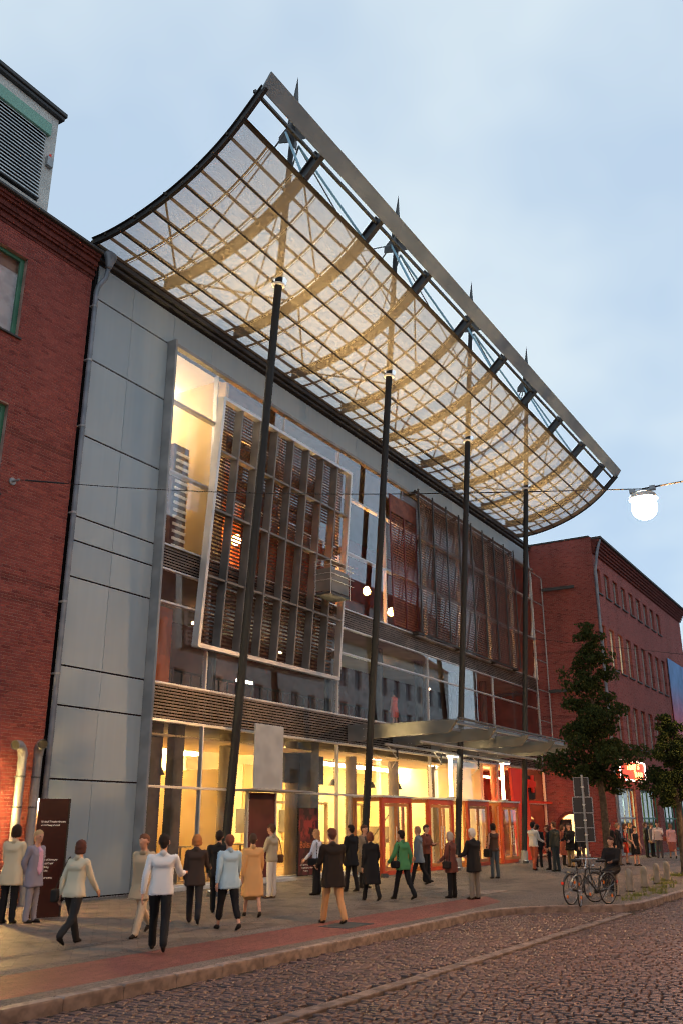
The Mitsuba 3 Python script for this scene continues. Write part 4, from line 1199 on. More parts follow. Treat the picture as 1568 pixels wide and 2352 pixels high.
for i, (a, b) in enumerate(SHOP):
    n = 4
    bars = [bbox(a, b, YR + .14, YR + .22, 3.6, 3.72), bbox(a, b, YR + .14, YR + .22, 2.0, 2.1), bbox(a, b, YR + .14, YR + .22, 0.05, 0.18)] + [bbox(a + (b - a) * k / n - .04, a + (b - a) * k / n + .04, YR + .135, YR + .225, 0.05, 3.7) for k in range(n + 1)]
    wkey = put('shop_window', cat(bars), 'm_green' if i else 'm_steel_mid', rb)
    put('pane', quad((a, YR + .18, .1), (b, YR + .18, .1), (b, YR + .18, 3.66), (a, YR + .18, 3.66)), 'm_clearglass', wkey)
    if i == 0:
        put('lit_room', box(a, b, YR + 1.3, YR + 1.35, 0.1, 3.7), 'm_cream', wkey, emit=np.array([1, .72, .2]) * 1.6)
        put('curtain', extr(Polygon([(a + k * .1, YR + .8 + (.06 if k % 2 else 0)) for k in range(26)] + [(a + k * .1, YR + .82 + (.06 if k % 2 else 0)) for k in range(25, -1, -1)]), 'z', 2.1, 3.65), 'm_white', wkey)
        put('cold_light', bbox(a + 0.5, a + 1.3, YR + 0.45, YR + 0.5, 2.75, 3.05), 'm_lamp_glow', wkey, emit=np.array([.65, 1, .9]) * 14)
put('arch_surround', extr(Point(17.25, 1.5).buffer(0.92).difference(Point(17.25, 1.5).buffer(0.79)).difference(Polygon([(15, -1), (19, -1), (19, 1.5), (15, 1.5)])), 'x', XG - 0.05, XG + 0.02), 'm_dark_red', rb)
put('arch_room', cat([box(XG + 1.0, XG + 1.05, 15.5, 19, 0.02, 2.5), box(XG + 0.3, XG + 1.0, 15.5, 19, 2.4, 2.45)]), 'm_cream', rb, emit=np.array([1, .52, .17]) * 1.0)
put('arch_door', bbox(XG + 0.1, XG + 0.2, 17.3, 18.0, 0.03, 2.0), 'm_black', rb)
put('step', cat([bbox(XG - 0.35, XG - 0.002, 16.3, 18.2, 0.0, 0.15), bbox(XG - 0.7, XG - 0.352, 16.2, 18.3, 0.0, 0.08)]), 'm_concrete', rb)
# the bar sign
sg = thing('bar_sign', 'glowing red bar sign with yellow neon lettering behind the nearer tree', 'sign')
sx0, sx1, sz0, sz1, sy = 53.3, 58.9, 4.15, 5.25, YR - 0.3
put('case', bbox(sx0, sx1, sy, YR - 0.002, sz0, sz1, 0.01), 'm_sign_red', sg, emit=(0.36, 0.03, 0.012))
put('neon_border', cat([tube([(sx0, sy - .04, sz0), (sx1, sy - .04, sz0)], .045, 6), tube([(sx1, sy - .04, sz0), (sx1, sy - .04, sz1)], .045, 6), tube([(sx0, sy - .04, sz1), (sx1, sy - .04, sz1)], .045, 6), tube([(sx0, sy - .04, sz0), (sx0, sy - .04, sz1)], .045, 6)]), 'm_lamp_glow', sg, emit=(1.5, 1.0, .8))
GL = dict(emit=(.8, .46, .09))
for ch_, dx_ in (('B', 0.0), ('A', 0.62), ('R', 1.28)):
    put('letter', text_on(ch_, 0.34, (sx1 - 2.5 + dx_, sy - .02, sz0 + 0.18), (1.65, 0, 0.0), (0, 0, 1), .03, True), 'm_lamp_glow', sg, **GL)
put('lettering', text_on("Tony's", 0.42, (sx0 + 1.3, sy - .02, sz0 + 0.55), (1.55, 0, 0.08), (0.25, 0, 1), .03, True), 'm_lamp_glow', sg, **GL)
put('underline', box(sx1 - 2.5, sx1 - 0.5, sy - .05, sy - .02, sz0 + .08, sz0 + .12), 'm_lamp_glow', sg, **GL)
fb = thing('facade_banner', 'blue and pink printed banner on the far end of the right brick building', 'banner')


def _ban(p, n, uv):
    t = mikit.smoothstep(8.5, 12.5, p.z + 0.6 * mikit.fbm(p.x * .8, p.z * .8, 3.0, 3))
    c = mikit.mix((0.5, 0.12, 0.16), (0.12, 0.25, 0.5), t)
    return c * (0.7 + 0.5 * mikit.fbm(p.x * 1.5, p.z * 1.5, 5.0, 3))


mat('m_render_pink', _vary((0.42, 0.31, 0.29), (0.5, 0.38, 0.36), 0.6), 0.9)
mat('m_banner', mikit.proc(_ban), 0.7)
put('cloth', bbox(70.3, 76.2, YR - 0.12, YR - 0.06, 6.5, 13.5, 0.01), 'm_banner', fb)
# buildings across the street (mirrored in the glass)
OPP = [(-40, 8.0, 16.5, 'm_render_pink', 'pinkish plastered house across the street, mirrored in the first-floor glass on the left'), (8.05, 27, 18.5, 'm_render_pink', 'tall rosy plastered house across the street, mirrored in the middle of the glass front'), (27.05, 52, 17, 'm_render_pink', 'pink house across the street, mirrored in the glass right of the second mast'), (52.05, 95, 18, 'm_concrete', 'farthest pale house across the street, mirrored at the right end of the glass')]
for a, b, h, m, lab in OPP:
    ob = thing('street_house', lab, 'building')
    pg = Polygon([(a, -.3), (b, -.3), (b, h), (a, h)]); wins = []
    for z in np.arange(1.0, h - 2.2, 3.2):
        for x in np.arange(a + 1.2, b - 1.6, 2.6):
            wins.append((x, z))
            pg = pg.difference(Polygon([(x, z), (x + 1.2, z), (x + 1.2, z + 1.8), (x, z + 1.8)]))
    put('wall', cat([extr(pg, 'y', -7.2, -6.9), box(a, b, -16, -7.6, -.3, h)]), m, ob)
    put('roof', extr([(-6.6, h), (-16.2, h), (-11.4, h + 3.4)], 'x', a, b), 'm_dark_brick', ob)
    for x, z in wins:
        if x < -12:
            continue
        put('window', cat([box(x, x + 1.2, -7.15, -7.1, z, z + .08), box(x, x + 1.2, -7.15, -7.1, z + 1.72, z + 1.8), box(x, x + .08, -7.15, -7.1, z, z + 1.8), box(x + 1.12, x + 1.2, -7.15, -7.1, z, z + 1.8), box(x + .56, x + .64, -7.15, -7.1, z, z + 1.8), box(x, x + 1.2, -7.3, -7.2, z, z + 1.8)]), 'm_steel_mid', ob)
# hanging street lamp on its cable
hl = thing('street_lamp', 'glowing white street lamp hanging on the span cable at the right edge', 'street lamp')
LP = np.array([13.99, 2.98, 6.62])
put('globe', tm(hull([[(*LP, 0.2), (LP[0], LP[1], LP[2] - 0.03, 0.2)]], 24)), 'm_lamp_glow', hl, smooth=True, emit=np.array(SODIUM) * (1, 1.0, 1.1) * 430, ew=12)
put('hood', tube([LP + [0, 0, 0.11], LP + [0, 0, 0.19], LP + [0, 0, 0.24]], [0.225, 0.19, 0.06], 20), 'm_concrete', hl, smooth=40)
put('clamp', cat([box(LP[0] - .03, LP[0] + .03, LP[1] - .2, LP[1] + .2, LP[2] + .24, LP[2] + .27), box(LP[0] - .04, LP[0] + .04, LP[1] - .2, LP[1] - .12, LP[2] + .25, LP[2] + .31), box(LP[0] - .04, LP[0] + .04, LP[1] + .12, LP[1] + .2, LP[2] + .25, LP[2] + .31)]), 'm_steel_mid', hl)
cb = thing('span_cable', 'thin black cable strung across the street from the left brick wall', 'cable')
P0, P1 = np.array([13.99, YB - 0.25, 10.17]), LP + [0, 0, 0.29]
pts = [P0 + (P1 - P0) * t + np.array([0, 0, -0.22 * math.sin(math.pi * t)]) for t in np.linspace(0, 1, 16)]
put('wire', tube(pts, 0.009, 6), 'm_black', cb)
P2 = np.array([13.99, -6.95, 7.25])
put('wire', tube([P1 + (P2 - P1) * t + np.array([0, 0, -0.1 * math.sin(math.pi * t)]) for t in np.linspace(0, 1, 10)], 0.013, 6), 'm_black', cb)
put('tensioner', tube([pts[0] + (pts[1] - pts[0]) * 0.3, pts[1] + (pts[2] - pts[1]) * 0.7], 0.022, 6), 'm_slate', cb)
put('wall_hook', cat([tube([(13.99, YB - 0.01, 10.17), (13.99, YB - 0.28, 10.17)], 0.03, 8), tube([(13.99, YB - 0.004, 10.17), (13.99, YB - 0.04, 10.17)], 0.1, 12)]), 'm_steel_mid', cb)
hl2 = thing('street_lamp', 'farther street lamp hanging over the carriageway, its light glinting on the setts', 'street lamp')
LP2 = np.array([36.0, 2.6, 6.8])
put('globe', tm(hull([[(*LP2, 0.2)]], 20)), 'm_lamp_glow', hl2, smooth=True, emit=np.array(SODIUM) * 800, ew=6)
put('hood', tube([LP2 + [0, 0, 0.11], LP2 + [0, 0, 0.19], LP2 + [0, 0, 0.24]], [0.225, 0.19, 0.06], 20), 'm_concrete', hl2, smooth=40)
put('wire', tube([(36, Y0 - 4.0, 9.5), LP2 + [0, 0, 0.25], (36, -6.95, 8.5)], 0.009, 6), 'm_black', hl2)

# ------------------------------------------------------------------ trees
def tree(lab, x, y, h, crown0, rad, nclump, nleaf, seed, lean=0.0):
    r = np.random.default_rng(seed)
    t = thing('street_tree', lab, 'tree')
    zs = np.linspace(0, h * 0.93, 10)
    wob = np.cumsum(r.normal(0, 0.018, (10, 2)), 0)
    axis = np.column_stack([x + wob[:, 0] + lean * zs, y + wob[:, 1], zs])
    put('trunk', tube(axis, np.interp(zs, [0, 0.3, crown0, h], [0.17, 0.125, 0.10, 0.015]), 10), 'm_bark', t, smooth=50)
    br, clumps = [], []
    ncl = nclump
    for i in range(ncl):
        u = (i + r.uniform(0, 1)) / ncl
        z0 = crown0 + (h - crown0) * u * 0.96
        reach = rad * (1 - u) ** 0.72 * r.uniform(0.38, 1.25) + 0.12
        if u < 0.10: reach *= 0.75
        a = i * 2.4 + r.uniform(-0.5, 0.5)
        base = np.array([np.interp(z0, zs, axis[:, 0]), np.interp(z0, zs, axis[:, 1]), z0])
        tip = base + np.array([math.cos(a) * reach, math.sin(a) * reach, reach * r.uniform(-0.05, 0.55) + 0.05])
        mid = (base + tip) / 2 + np.array([0, 0, 0.08 * reach])
        br.append(tube([base, mid, tip], [0.035 * (1 - u) + 0.01, 0.02 * (1 - u) + 0.008, 0.005], 5))
        for k in range(4):
            f = (k + 1.3) / 5.2
            c = base + (tip - base) * f + np.array([0, 0, 0.1 * reach * math.sin(math.pi * f)]) + r.normal(0, 0.06, 3)
            clumps.append((c, (0.11 + 0.15 * reach) * r.uniform(0.6, 1.3), f))
    put('limbs', cat(br), 'm_bark', t, kind='stuff')
    w = np.array([c[1] ** 2 for c in clumps]); w /= w.sum()
    ci = r.choice(len(clumps), nleaf, p=w)
    C = np.array([clumps[i][0] for i in ci]); R = np.array([clumps[i][1] for i in ci])
    d = r.normal(0, 1, (nleaf, 3)); d /= np.linalg.norm(d, axis=1, keepdims=True)
    P = C + d * (R * r.uniform(0.35, 1.08, nleaf) ** 0.6)[:, None] * np.array([1, 1, 0.8])
    sz = r.uniform(0.04, 0.078, nleaf)
    ax = r.normal(0, 1, (nleaf, 3)) + d * 0.7 + np.array([0, 0, -0.6]); ax /= np.linalg.norm(ax, axis=1, keepdims=True)
    sd = np.cross(ax, r.normal(0, 1, (nleaf, 3))); sd /= np.linalg.norm(sd, axis=1, keepdims=True)
    nn = np.cross(ax, sd)
    s_ = sz[:, None]
    V = np.stack([P - ax * s_, P - sd * s_ * 0.62 + nn * s_ * 0.22, P + ax * s_, P + sd * s_ * 0.62 + nn * s_ * 0.22], 1).reshape(-1, 3)
    b = np.arange(nleaf)[:, None] * 4
    Fc = np.concatenate([b + [0, 1, 2], b + [0, 2, 3]])
    put('crown', trimesh.Trimesh(V, Fc, process=False), 'm_leaf', t, kind='stuff')
    return t


tree('narrow conical dark street tree standing behind the stacked traffic sign backs', 28.2, 8.25, 8.0, 2.75, 1.65, 46, 12500, 3)
tree('street tree at the right edge beyond the bar sign, lower than the other tree', 37.2, 7.95, 5.85, 2.3, 1.6, 34, 9500, 9)

# ------------------------------------------------------------------ bollards, sign post, bicycles
for i, (bx, by) in enumerate(((25.93, 7.42), (27.71, 7.5), (29.6, 7.56), (31.6, 7.66), (33.4, 7.75))):
    bo = thing('bollard', ('round-topped stone bollard that the person in the long dark coat sits on', 'round-topped stone bollard, nearest of the four free ones on the verge', 'round-topped stone bollard, second of the four free ones', 'round-topped stone bollard, third of the four free ones', 'round-topped stone bollard, farthest one, towards the second tree')[i], 'bollard', 'bollards along the verge')
    zz = [0, 0.42, 0.50, 0.56, 0.60, 0.615]
    put('shaft', tube([(bx, by, z) for z in zz], [0.10, 0.098, 0.095, 0.08, 0.045, 0.01], 14), 'm_stone_post', bo, smooth=50)
    put('foot', tube([(bx, by, 0.0), (bx, by, 0.035)], [0.14, 0.125], 14), 'm_sand_joint', bo)
sp = thing('traffic_sign_post', 'steel post with four dark traffic sign backs stacked on it, seen from behind', 'traffic sign')
px, py = 26.6, 8.28
put('post', tube([(px, py, 0), (px, py, 3.15)], 0.038, 10), 'm_steel_mid', sp, smooth=40)
pd = np.array([math.sin(AZ + 0.05), -math.cos(AZ + 0.05), 0]); pn = np.array([math.cos(AZ), math.sin(AZ), 0])
for z0, z1, w in ((2.55, 3.08, 0.43), (2.12, 2.535, 0.57), (1.72, 2.105, 0.55), (1.34, 1.705, 0.55)):
    c = np.array([px, py, 0]) + pn * 0.06 - pd * 0.02
    V = [c + pd * u + pn * v_ + np.array([0, 0, z]) for u in (-w / 2, w / 2) for v_ in (0, 0.02) for z in (z0, z1)]
    sk = put('sign_back', trimesh.convex.convex_hull(np.array(V)), 'm_slate', sp)
    put('rim', cat([beam(c + pd * u0 + [0, 0, a0] - pn * .006, c + pd * u1 + [0, 0, a1] - pn * .006, 0.02, 0.02) for u0, a0, u1, a1 in ((-w / 2, z0, w / 2, z0), (-w / 2, z1, w / 2, z1), (-w / 2, z0, -w / 2, z1), (w / 2, z0, w / 2, z1))]), 'm_steel_mid', sk)
    put('clamp', tube([np.array([px, py, (z0 + z1) / 2 - .02]), np.array([px, py, (z0 + z1) / 2 + .02])], 0.05, 8), 'm_alu', sk)


def ring(c, n, r, tr, seg=28, k=6):
    n = np.array(n, float); n /= np.linalg.norm(n)
    a = np.cross(n, [0, 0, 1]); a /= np.linalg.norm(a); b = np.cross(n, a)
    V, Fc = [], []
    for i in range(seg):
        t = 2 * math.pi * i / seg
        d = a * math.cos(t) + b * math.sin(t)
        for j in range(k):
            q = 2 * math.pi * j / k
            V.append(c + d * (r + tr * math.cos(q)) + n * tr * math.sin(q))
    for i in range(seg):
        for j in range(k):
            A, B, C_, D = i * k + j, ((i + 1) % seg) * k + j, ((i + 1) % seg) * k + (j + 1) % k, i * k + (j + 1) % k
            Fc += [[A, B, C_], [A, C_, D]]
    m = trimesh.Trimesh(np.array(V), Fc, process=False)
    if m.volume < 0: m.invert()
    return m


def bicycle(lab, rear, front, colour, steer=0.0, lean=0.06, basket=False):
    b = thing('bicycle', lab, 'bicycle', 'bicycles parked at the sign post')
    R = 0.345
    rear, front = np.array(rear, float), np.array(front, float)
    d = (front - rear); L = np.linalg.norm(d); d /= L
    sn = np.array([-d[1], d[0], 0.0])
    upv = np.array([0, 0, 1.0]) + sn * lean; upv /= np.linalg.norm(upv)
    P = lambda u, v, w=0.0: np.array([rear[0], rear[1], 0]) + d3 * u + upv * v + sn * w
    d3 = np.array([d[0], d[1], 0])
    sd = np.array([d3[0] * math.cos(steer) - d3[1] * math.sin(steer), d3[0] * math.sin(steer) + d3[1] * math.cos(steer), 0]); ssn = np.array([-sd[1], sd[0], 0])
    rc, fc = P(0, R), P(L, R)
    for c, n in ((rc, np.cross(d3, upv)), (fc, np.cross(sd, upv))):
        w = uniq(b + '__wheel')
        wk_ = put('wheel', cat([ring(c, n, 0.315, 0.009, 32, 5)]), 'm_chrome', b)
        put('tyre', ring(c, n, 0.335, 0.017, 32, 6), 'm_rubber', wk_, smooth=True)
        nn = n / np.linalg.norm(n); a = np.cross(nn, [0, 0, 1]); a /= np.linalg.norm(a); q = np.cross(nn, a)
        put('spokes', cat([tube([c + nn * (0.02 if k % 2 else -0.02), c + (a * math.cos(k * .393) + q * math.sin(k * .393)) * 0.312], 0.0022, 4, caps=False) for k in range(16)]), 'm_chrome', wk_, kind='stuff')
        put('hub', tube([c - nn * .04, c + nn * .04], 0.022, 8), 'm_chrome', wk_)
        for k in (0.8, 3.9):
            e = c + (a * math.cos(k) + q * math.sin(k)) * 0.22
            put('reflector', bbox(e[0] - .03, e[0] + .03, e[1] - .015, e[1] + .015, e[2] - .035, e[2] + .035, .005), 'm_reflector', wk_)
    bbk, seat, head_t, head_b = P(0.43, 0.29), P(0.26, 0.86), P(L - 0.26, 0.82), P(L - 0.21, 0.66)
    put('frame', cat([tube([bbk, seat], .016, 8), tube([seat - (seat - bbk) * .12, head_t], .016, 8), tube([bbk, head_b], .018, 8), tube([head_t + upv * .05, head_b - upv * .03], .019, 8), tube([rc, bbk], .011, 6), tube([rc, seat - (seat - bbk) * .14], .010, 6)]), colour, b, smooth=40)
    put('fork', cat([tube([head_b, fc + ssn * .05 * s_], .011, 6) for s_ in (-1, 1)]), colour, b)
    st_ = head_t + upv * 0.22 - d3 * 0.03
    put('handlebar', cat([tube([head_t, st_], .012, 6), tube([st_ + ssn * .29 - sd * .15, st_ + ssn * .24 - sd * .02, st_ + ssn * .08 + sd * .03, st_, st_ - ssn * .08 + sd * .03, st_ - ssn * .24 - sd * .02, st_ - ssn * .29 - sd * .15], .0115, 7)]), 'm_chrome', b, smooth=40)
    put('grip', tube([st_ + ssn * .295 - sd * .17, st_ + ssn * .262 - sd * .06], .017, 8), 'm_rubber', b)
    put('grip', tube([st_ - ssn * .295 - sd * .17, st_ - ssn * .262 - sd * .06], .017, 8), 'm_rubber', b)
    put('saddle', tm(hull([[(*(seat + upv * .12 + d3 * .15), .025), (*(seat + upv * .125 - d3 * .08 + sn * .06), .032), (*(seat + upv * .125 - d3 * .08 - sn * .06), .032)]])), 'm_rubber', b, smooth=True)
    put('seat_post', tube([seat, seat + upv * .1], .013, 6), 'm_chrome', b)
    for c in (rc, fc):
        pts = [c + (d3 * math.cos(t) + upv * math.sin(t)) * 0.375 for t in np.linspace(0.35, 2.9, 12)]
        put('mudguard', cat([beam(p_, q_, .045, .004, (p_ + q_) / 2 - c) for p_, q_ in zip(pts[:-1], pts[1:])]), 'm_steel_dark' if colour != 'm_black' else 'm_chrome', b)
    put('chain_guard', cat([tube([bbk + sn * -.05, rc + sn * -.05], [.05, .03], 8)]), 'm_black', b)
    put('pedals', cat([tube([bbk - sn * .09 + d3 * .12 - upv * .11, bbk - sn * .06, bbk + sn * .06, bbk + sn * .09 - d3 * .12 + upv * .11], .009, 5), box(*(np.array([[-.04, .04], [-.04, .04], [-.012, .012]]) + (bbk - sn * .13 + d3 * .12 - upv * .11)[:, None]).ravel()), box(*(np.array([[-.04, .04], [-.04, .04], [-.012, .012]]) + (bbk + sn * .13 - d3 * .12 + upv * .11)[:, None]).ravel())]), 'm_black', b, kind='stuff')
    lp = head_t + sd * .12 + upv * .02
    put('headlight', tm(hull([[(*lp, .035), (*(lp + sd * .04), .028)]])), 'm_chrome', b, smooth=True)
    put('rear_light', bbox(rc[0] - d3[0] * .36 - .02, rc[0] - d3[0] * .36 + .02, rc[1] - d3[1] * .36 - .03, rc[1] - d3[1] * .36 + .03, rc[2] + .12, rc[2] + .18, .005), 'm_red', b)
    cr = [P(-0.22, 0.73, s_ * .06) for s_ in (-1, 1)] + [P(0.2, 0.73, s_ * .06) for s_ in (-1, 1)]
    put('luggage_rack', cat([tube([cr[0], cr[2]], .006, 5), tube([cr[1], cr[3]], .006, 5), tube([cr[0], cr[1]], .006, 5), tube([cr[2], cr[3]], .006, 5), tube([rc + sn * .06, P(-.1, .73, .06)], .006, 5), tube([rc - sn * .06, P(-.1, .73, -.06)], .006, 5)]), 'm_steel_dark', b)
    return b


bicycle('black parked bicycle nearest the kerb, with an orange reflector in its right wheel', (23.35, 6.86), (22.3, 7.22), 'm_black', 0.5, 0.05)
bicycle('dark parked bicycle leaning behind the nearer one against the sign post', (22.65, 7.55), (23.72, 7.3), 'm_steel_dark', -0.35, -0.06)
#@@6
# ------------------------------------------------------------------ people
CLOTH = {}


def cloth(c, rough=0.9):
    k = 'm_cloth_' + '_'.join(f'{int(round(v * 1000)):03d}' for v in c)
    if k not in scene:
        mat(k, c, rough, spec=0.25)
        scene[k]['bsdf']['sheen'] = 0.4
    return k


mat('m_skin', _vary((0.46, 0.24, 0.16), (0.54, 0.30, 0.21), 14.0), 0.55)
mat('m_eye', (0.03, 0.02, 0.02), 0.3)
mat('m_lips', (0.36, 0.12, 0.10), 0.5)


def lerp(a, b, t):
    return a + (b - a) * t


def person(label, foot, heading, H, top=('jacket', (0.03, 0.03, 0.03)), legs=('trousers', (0.02, 0.02, 0.02)), hair=('short', (0.04, 0.03, 0.02)), shoe=(0.02, 0.015, 0.012), stride=0.0,
           armL=(0.05, 0.15, 0.10), armR=(0.05, 0.15, 0.10), female=False, look=0.0, lean=0.0, seat=False, group='people outside the theatre', detail=True, bulk=1.0, shirt=None, sleeve='long', z0=0.0):
    """arm: (forward swing, elbow bend, outward); stride: half angle between the legs, left leg forward when positive"""
    t = thing('person', label, 'person', group)
    seed = len(labels)
    sw = (0.096 if female else 0.112) * bulk
    hw = (0.052 if female else 0.05) * bulk
    # ---- skeleton in unit height, x right, y forward, z up
    J = {}
    hipz = 0.512
    for sgn, nm in ((-1, 'L'), (1, 'R')):
        a = stride * (1 if nm == 'L' else -1)
        if seat:
            th_, sh_ = 1.35, -0.05
        else:
            th_ = a * (0.95 if a > 0 else 0.8); sh_ = a * 0.9 - (0.42 * abs(stride) / 0.4 if a < 0 else 0.0) - (0.05 if stride == 0 and nm == 'R' else 0)
        h = np.array([sgn * hw, 0, hipz])
        k = h + 0.238 * np.array([sgn * 0.03, math.sin(th_), -math.cos(th_)])
        an = k + 0.232 * np.array([sgn * 0.02, math.sin(sh_), -math.cos(sh_)])
        J['h' + nm], J['k' + nm], J['a' + nm], J['s' + nm] = h, k, an, sh_
    low = min(J['aL'][2], J['aR'][2])
    dz = 0.042 - low
    for q in ('hL', 'hR', 'kL', 'kR', 'aL', 'aR'):
        J[q] = J[q] + [0, 0, dz]
    pz = J['hL'][2]

    def up(x, y, z):      # torso point, leaning forward about the hips; z above hip
        return np.array([x, y + math.sin(lean) * z, pz + math.cos(lean) * z])
    for sgn, nm, arm in ((-1, 'L', armL), (1, 'R', armR)):
        f, e, o = arm[:3]
        inn = arm[3] if len(arm) > 3 else 0.0
        s_ = up(sgn * sw, -0.004, 0.292)
        d1 = np.array([sgn * math.sin(o), math.sin(f) * math.cos(o), -math.cos(f) * math.cos(o)])
        el = s_ + d1 * 0.168
        f2 = f + e
        d2 = np.array([sgn * (math.sin(o) * 0.6) - sgn * math.sin(inn), math.sin(f2), -math.cos(f2)]); d2 /= np.linalg.norm(d2)
        wr = el + d2 * 0.142
        J['sh' + nm], J['el' + nm], J['wr' + nm], J['hd' + nm] = s_, el, wr, d2
    nk, hc = up(0, 0.004, 0.325), up(0, 0.016, 0.418)
    cl, sl_ = math.cos(look), math.sin(look)
    hp = lambda x, y, z: hc + np.array([x * cl - y * sl_, x * sl_ + y * cl, z])
    S = lambda p, r: (*[float(v) for v in p], float(r))
    # ---- skin: one continuous body
    g = [[S(hp(0, -0.012, 0.022), .050), S(hp(0, 0.012, 0.016), .046)], [S(hp(0, 0.012, 0.010), .043), S(hp(0, 0.024, -0.040), .026), S(hp(0, 0.0, -0.02), .036)],
         [S(hp(0, 0.052, 0.006), .006), S(hp(0, 0.062, -0.010), .0085)], [S(hp(-.047, -.004, -.004), .010), S(hp(-.046, -.008, .012), .009)], [S(hp(.047, -.004, -.004), .010), S(hp(.046, -.008, .012), .009)],
         [S(hp(0, -.006, -.03), .031), S(nk, .034)], [S(nk, .031), S(up(-.06, -.004, .28), .022), S(up(.06, -.004, .28), .022)],
         [S(up(-.05, 0, .25), .034), S(up(.05, 0, .25), .034), S(up(-.035, 0, .1), .034), S(up(.035, 0, .1), .034)], [S(up(-.035, 0, .1), .034), S(up(.035, 0, .1), .034), S(J['hL'], .036), S(J['hR'], .036)]]
    for nm in 'LR':
        g += [[S(J['sh' + nm], .024), S(J['el' + nm], .020)], [S(J['el' + nm], .0225), S(J['wr' + nm], .0155)], [S(J['h' + nm], .040), S(J['k' + nm], .027)], [S(J['k' + nm], .027), S(J['k' + nm] * .7 + J['a' + nm] * .3 + np.array([0, -.006, 0]), .0275), S(J['a' + nm], .018)]]
    body = soft(hull(g, 10), 0.03, 6)
    hands = []
    for sgn, nm in ((-1, 'L'), (1, 'R')):
        w, d = J['wr' + nm], J['hd' + nm]
        fwd = np.array([0, 1.0, 0]) - d * d[1]; fwd = fwd / (np.linalg.norm(fwd) + 1e-9)
        sd = np.cross(d, fwd)
        pc_ = w + d * .034
        hg = [[S(w - d * .01, .0145), S(pc_ + fwd * .012, .0105), S(pc_ - fwd * .012, .0105), S(w + d * .05 + fwd * .016, .008), S(w + d * .05 - fwd * .016, .008)]]
        for q, ln in zip((.0185, .0062, -.0062, -.0175), (.040, .046, .043, .034)):
            b0 = w + d * .05 + fwd * q
            m_ = b0 + d * ln * .55 - sd * sgn * .004
            e_ = m_ + (d * .8 - sd * sgn * .6) * ln * .5
            hg += [[S(b0, .0058), S(m_, .0054)], [S(m_, .0054), S(e_, .0046)]]
        t0 = w + d * .018 + fwd * .015
        t1 = t0 + (d * .6 + fwd * .7) * .026
        hg += [[S(t0, .0075), S(t1, .006)], [S(t1, .006), S(t1 + d * .02 + fwd * .004, .005)]]
        hands.append(hull(hg, 8))
    try:
        bm = m3.Manifold(m3.Mesh(np.array(body.vertices, np.float32), np.array(body.faces, np.uint32)))
        body = tm(bm + hands[0] + hands[1]) if bm.num_tri() else cat([body, tm(hands[0]), tm(hands[1])])
    except Exception:
        body = cat([body, tm(hands[0]), tm(hands[1])])
    ch, sh = math.cos(heading), math.sin(heading)
    M = np.array([[sh * H, ch * H, 0, foot[0]], [-ch * H, sh * H, 0, foot[1]], [0, 0, H, z0], [0, 0, 0, 1]])

    def add(nm, m, k, sm=True):
        m = m.copy(); v = np.array(m.vertices)
        m = trimesh.Trimesh(v @ M[:3, :3].T + M[:3, 3], m.faces, process=False)
        put(nm, m, k, t, smooth=sm)
    add('body', body, 'm_skin', 45)
    # ---- legs
    kind, lc = legs
    if kind in ('trousers', 'capri', 'flare'):
        g = [[S(J['hL'] + [0, -.006, .02], .056 * bulk), S(J['hR'] + [0, -.006, .02], .056 * bulk)]]
        for nm in 'LR':
            k, an = J['k' + nm], J['a' + nm]
            end = k + (an - k) * (0.66 if kind == 'capri' else 1.0)
            ra = {'trousers': .034, 'capri': .038, 'flare': .043}[kind]
            g += [[S(J['h' + nm] + [0, -.004, 0], .056 * bulk), S(k, .041)], [S(k, .040), S(end + [0, -.004, .004], ra)]]
            if kind != 'capri':
                g += [[S(end, ra), S(end + [0, .016, -.006], ra * .85)]]
        add('trousers', soft(hull(g, 10), .034, 5, .005, seed), cloth(lc))
    elif kind == 'skirt':
        g = [[S(J['hL'] + [0, 0, .03], .062), S(J['hR'] + [0, 0, .03], .062), S((-.06, J['kL'][1] * .6, J['kL'][2] - .02), .055), S((.06, J['kR'][1] * .6, J['kR'][2] - .02), .055)]]
        add('skirt', soft(hull(g, 12), .034, 7, .006, seed), cloth(lc))
    # ---- shoes
    for nm in 'LR':
        g = []
        an, tilt = J['a' + nm], -J['s' + nm]
        fx_ = np.array([0, math.cos(tilt * .6), -math.sin(tilt * .6) if tilt > 0.15 else 0.0])
        g += [[S(an + [0, -.016, -.020], .019), S(an + [0, -.004, -.006], .022), S(an + fx_ * .055 + [0, 0, -.022], .018), S(an + fx_ * .085 + [0, 0, -.027], .013)]]
        add('shoe', tm(hull(g, 9)), cloth(shoe))
    # ---- top
    kind, tc = top
    hem = {'shirt': -.022, 'jacket': -0.075, 'long_jacket': -.125, 'coat': -.255, 'dress': -.215, 'tank': -.02, 'blouse': -.03}[kind]
    loose = {'shirt': .0, 'jacket': .006, 'long_jacket': .008, 'coat': .012, 'dress': .0, 'tank': -.004, 'blouse': .002}[kind]
    wa = .044 if female else .052
    hb = .054 * bulk
    g = [[S(up(-sw + .012, -.006, .285), .034 + loose * .5), S(up(sw - .012, -.006, .285), .034 + loose * .5), S(up(-.05 * bulk, .012, .22), .053 + loose), S(up(.05 * bulk, .012, .22), .053 + loose), S(up(-.05, -.018, .24), .047), S(up(.05, -.018, .24), .047)],
         [S(up(-.05 * bulk, .010, .22), .053 + loose), S(up(.05 * bulk, .010, .22), .053 + loose), S(up(-.042 * bulk, .002, .10), wa + .008 + loose), S(up(.042 * bulk, .002, .10), wa + .008 + loose)],
         [S(up(-.042 * bulk, .002, .10), wa + .008 + loose), S(up(.042 * bulk, .002, .10), wa + .008 + loose), S(up(-hb, -.004, .01), .062 + loose), S(up(hb, -.004, .01), .062 + loose)]]
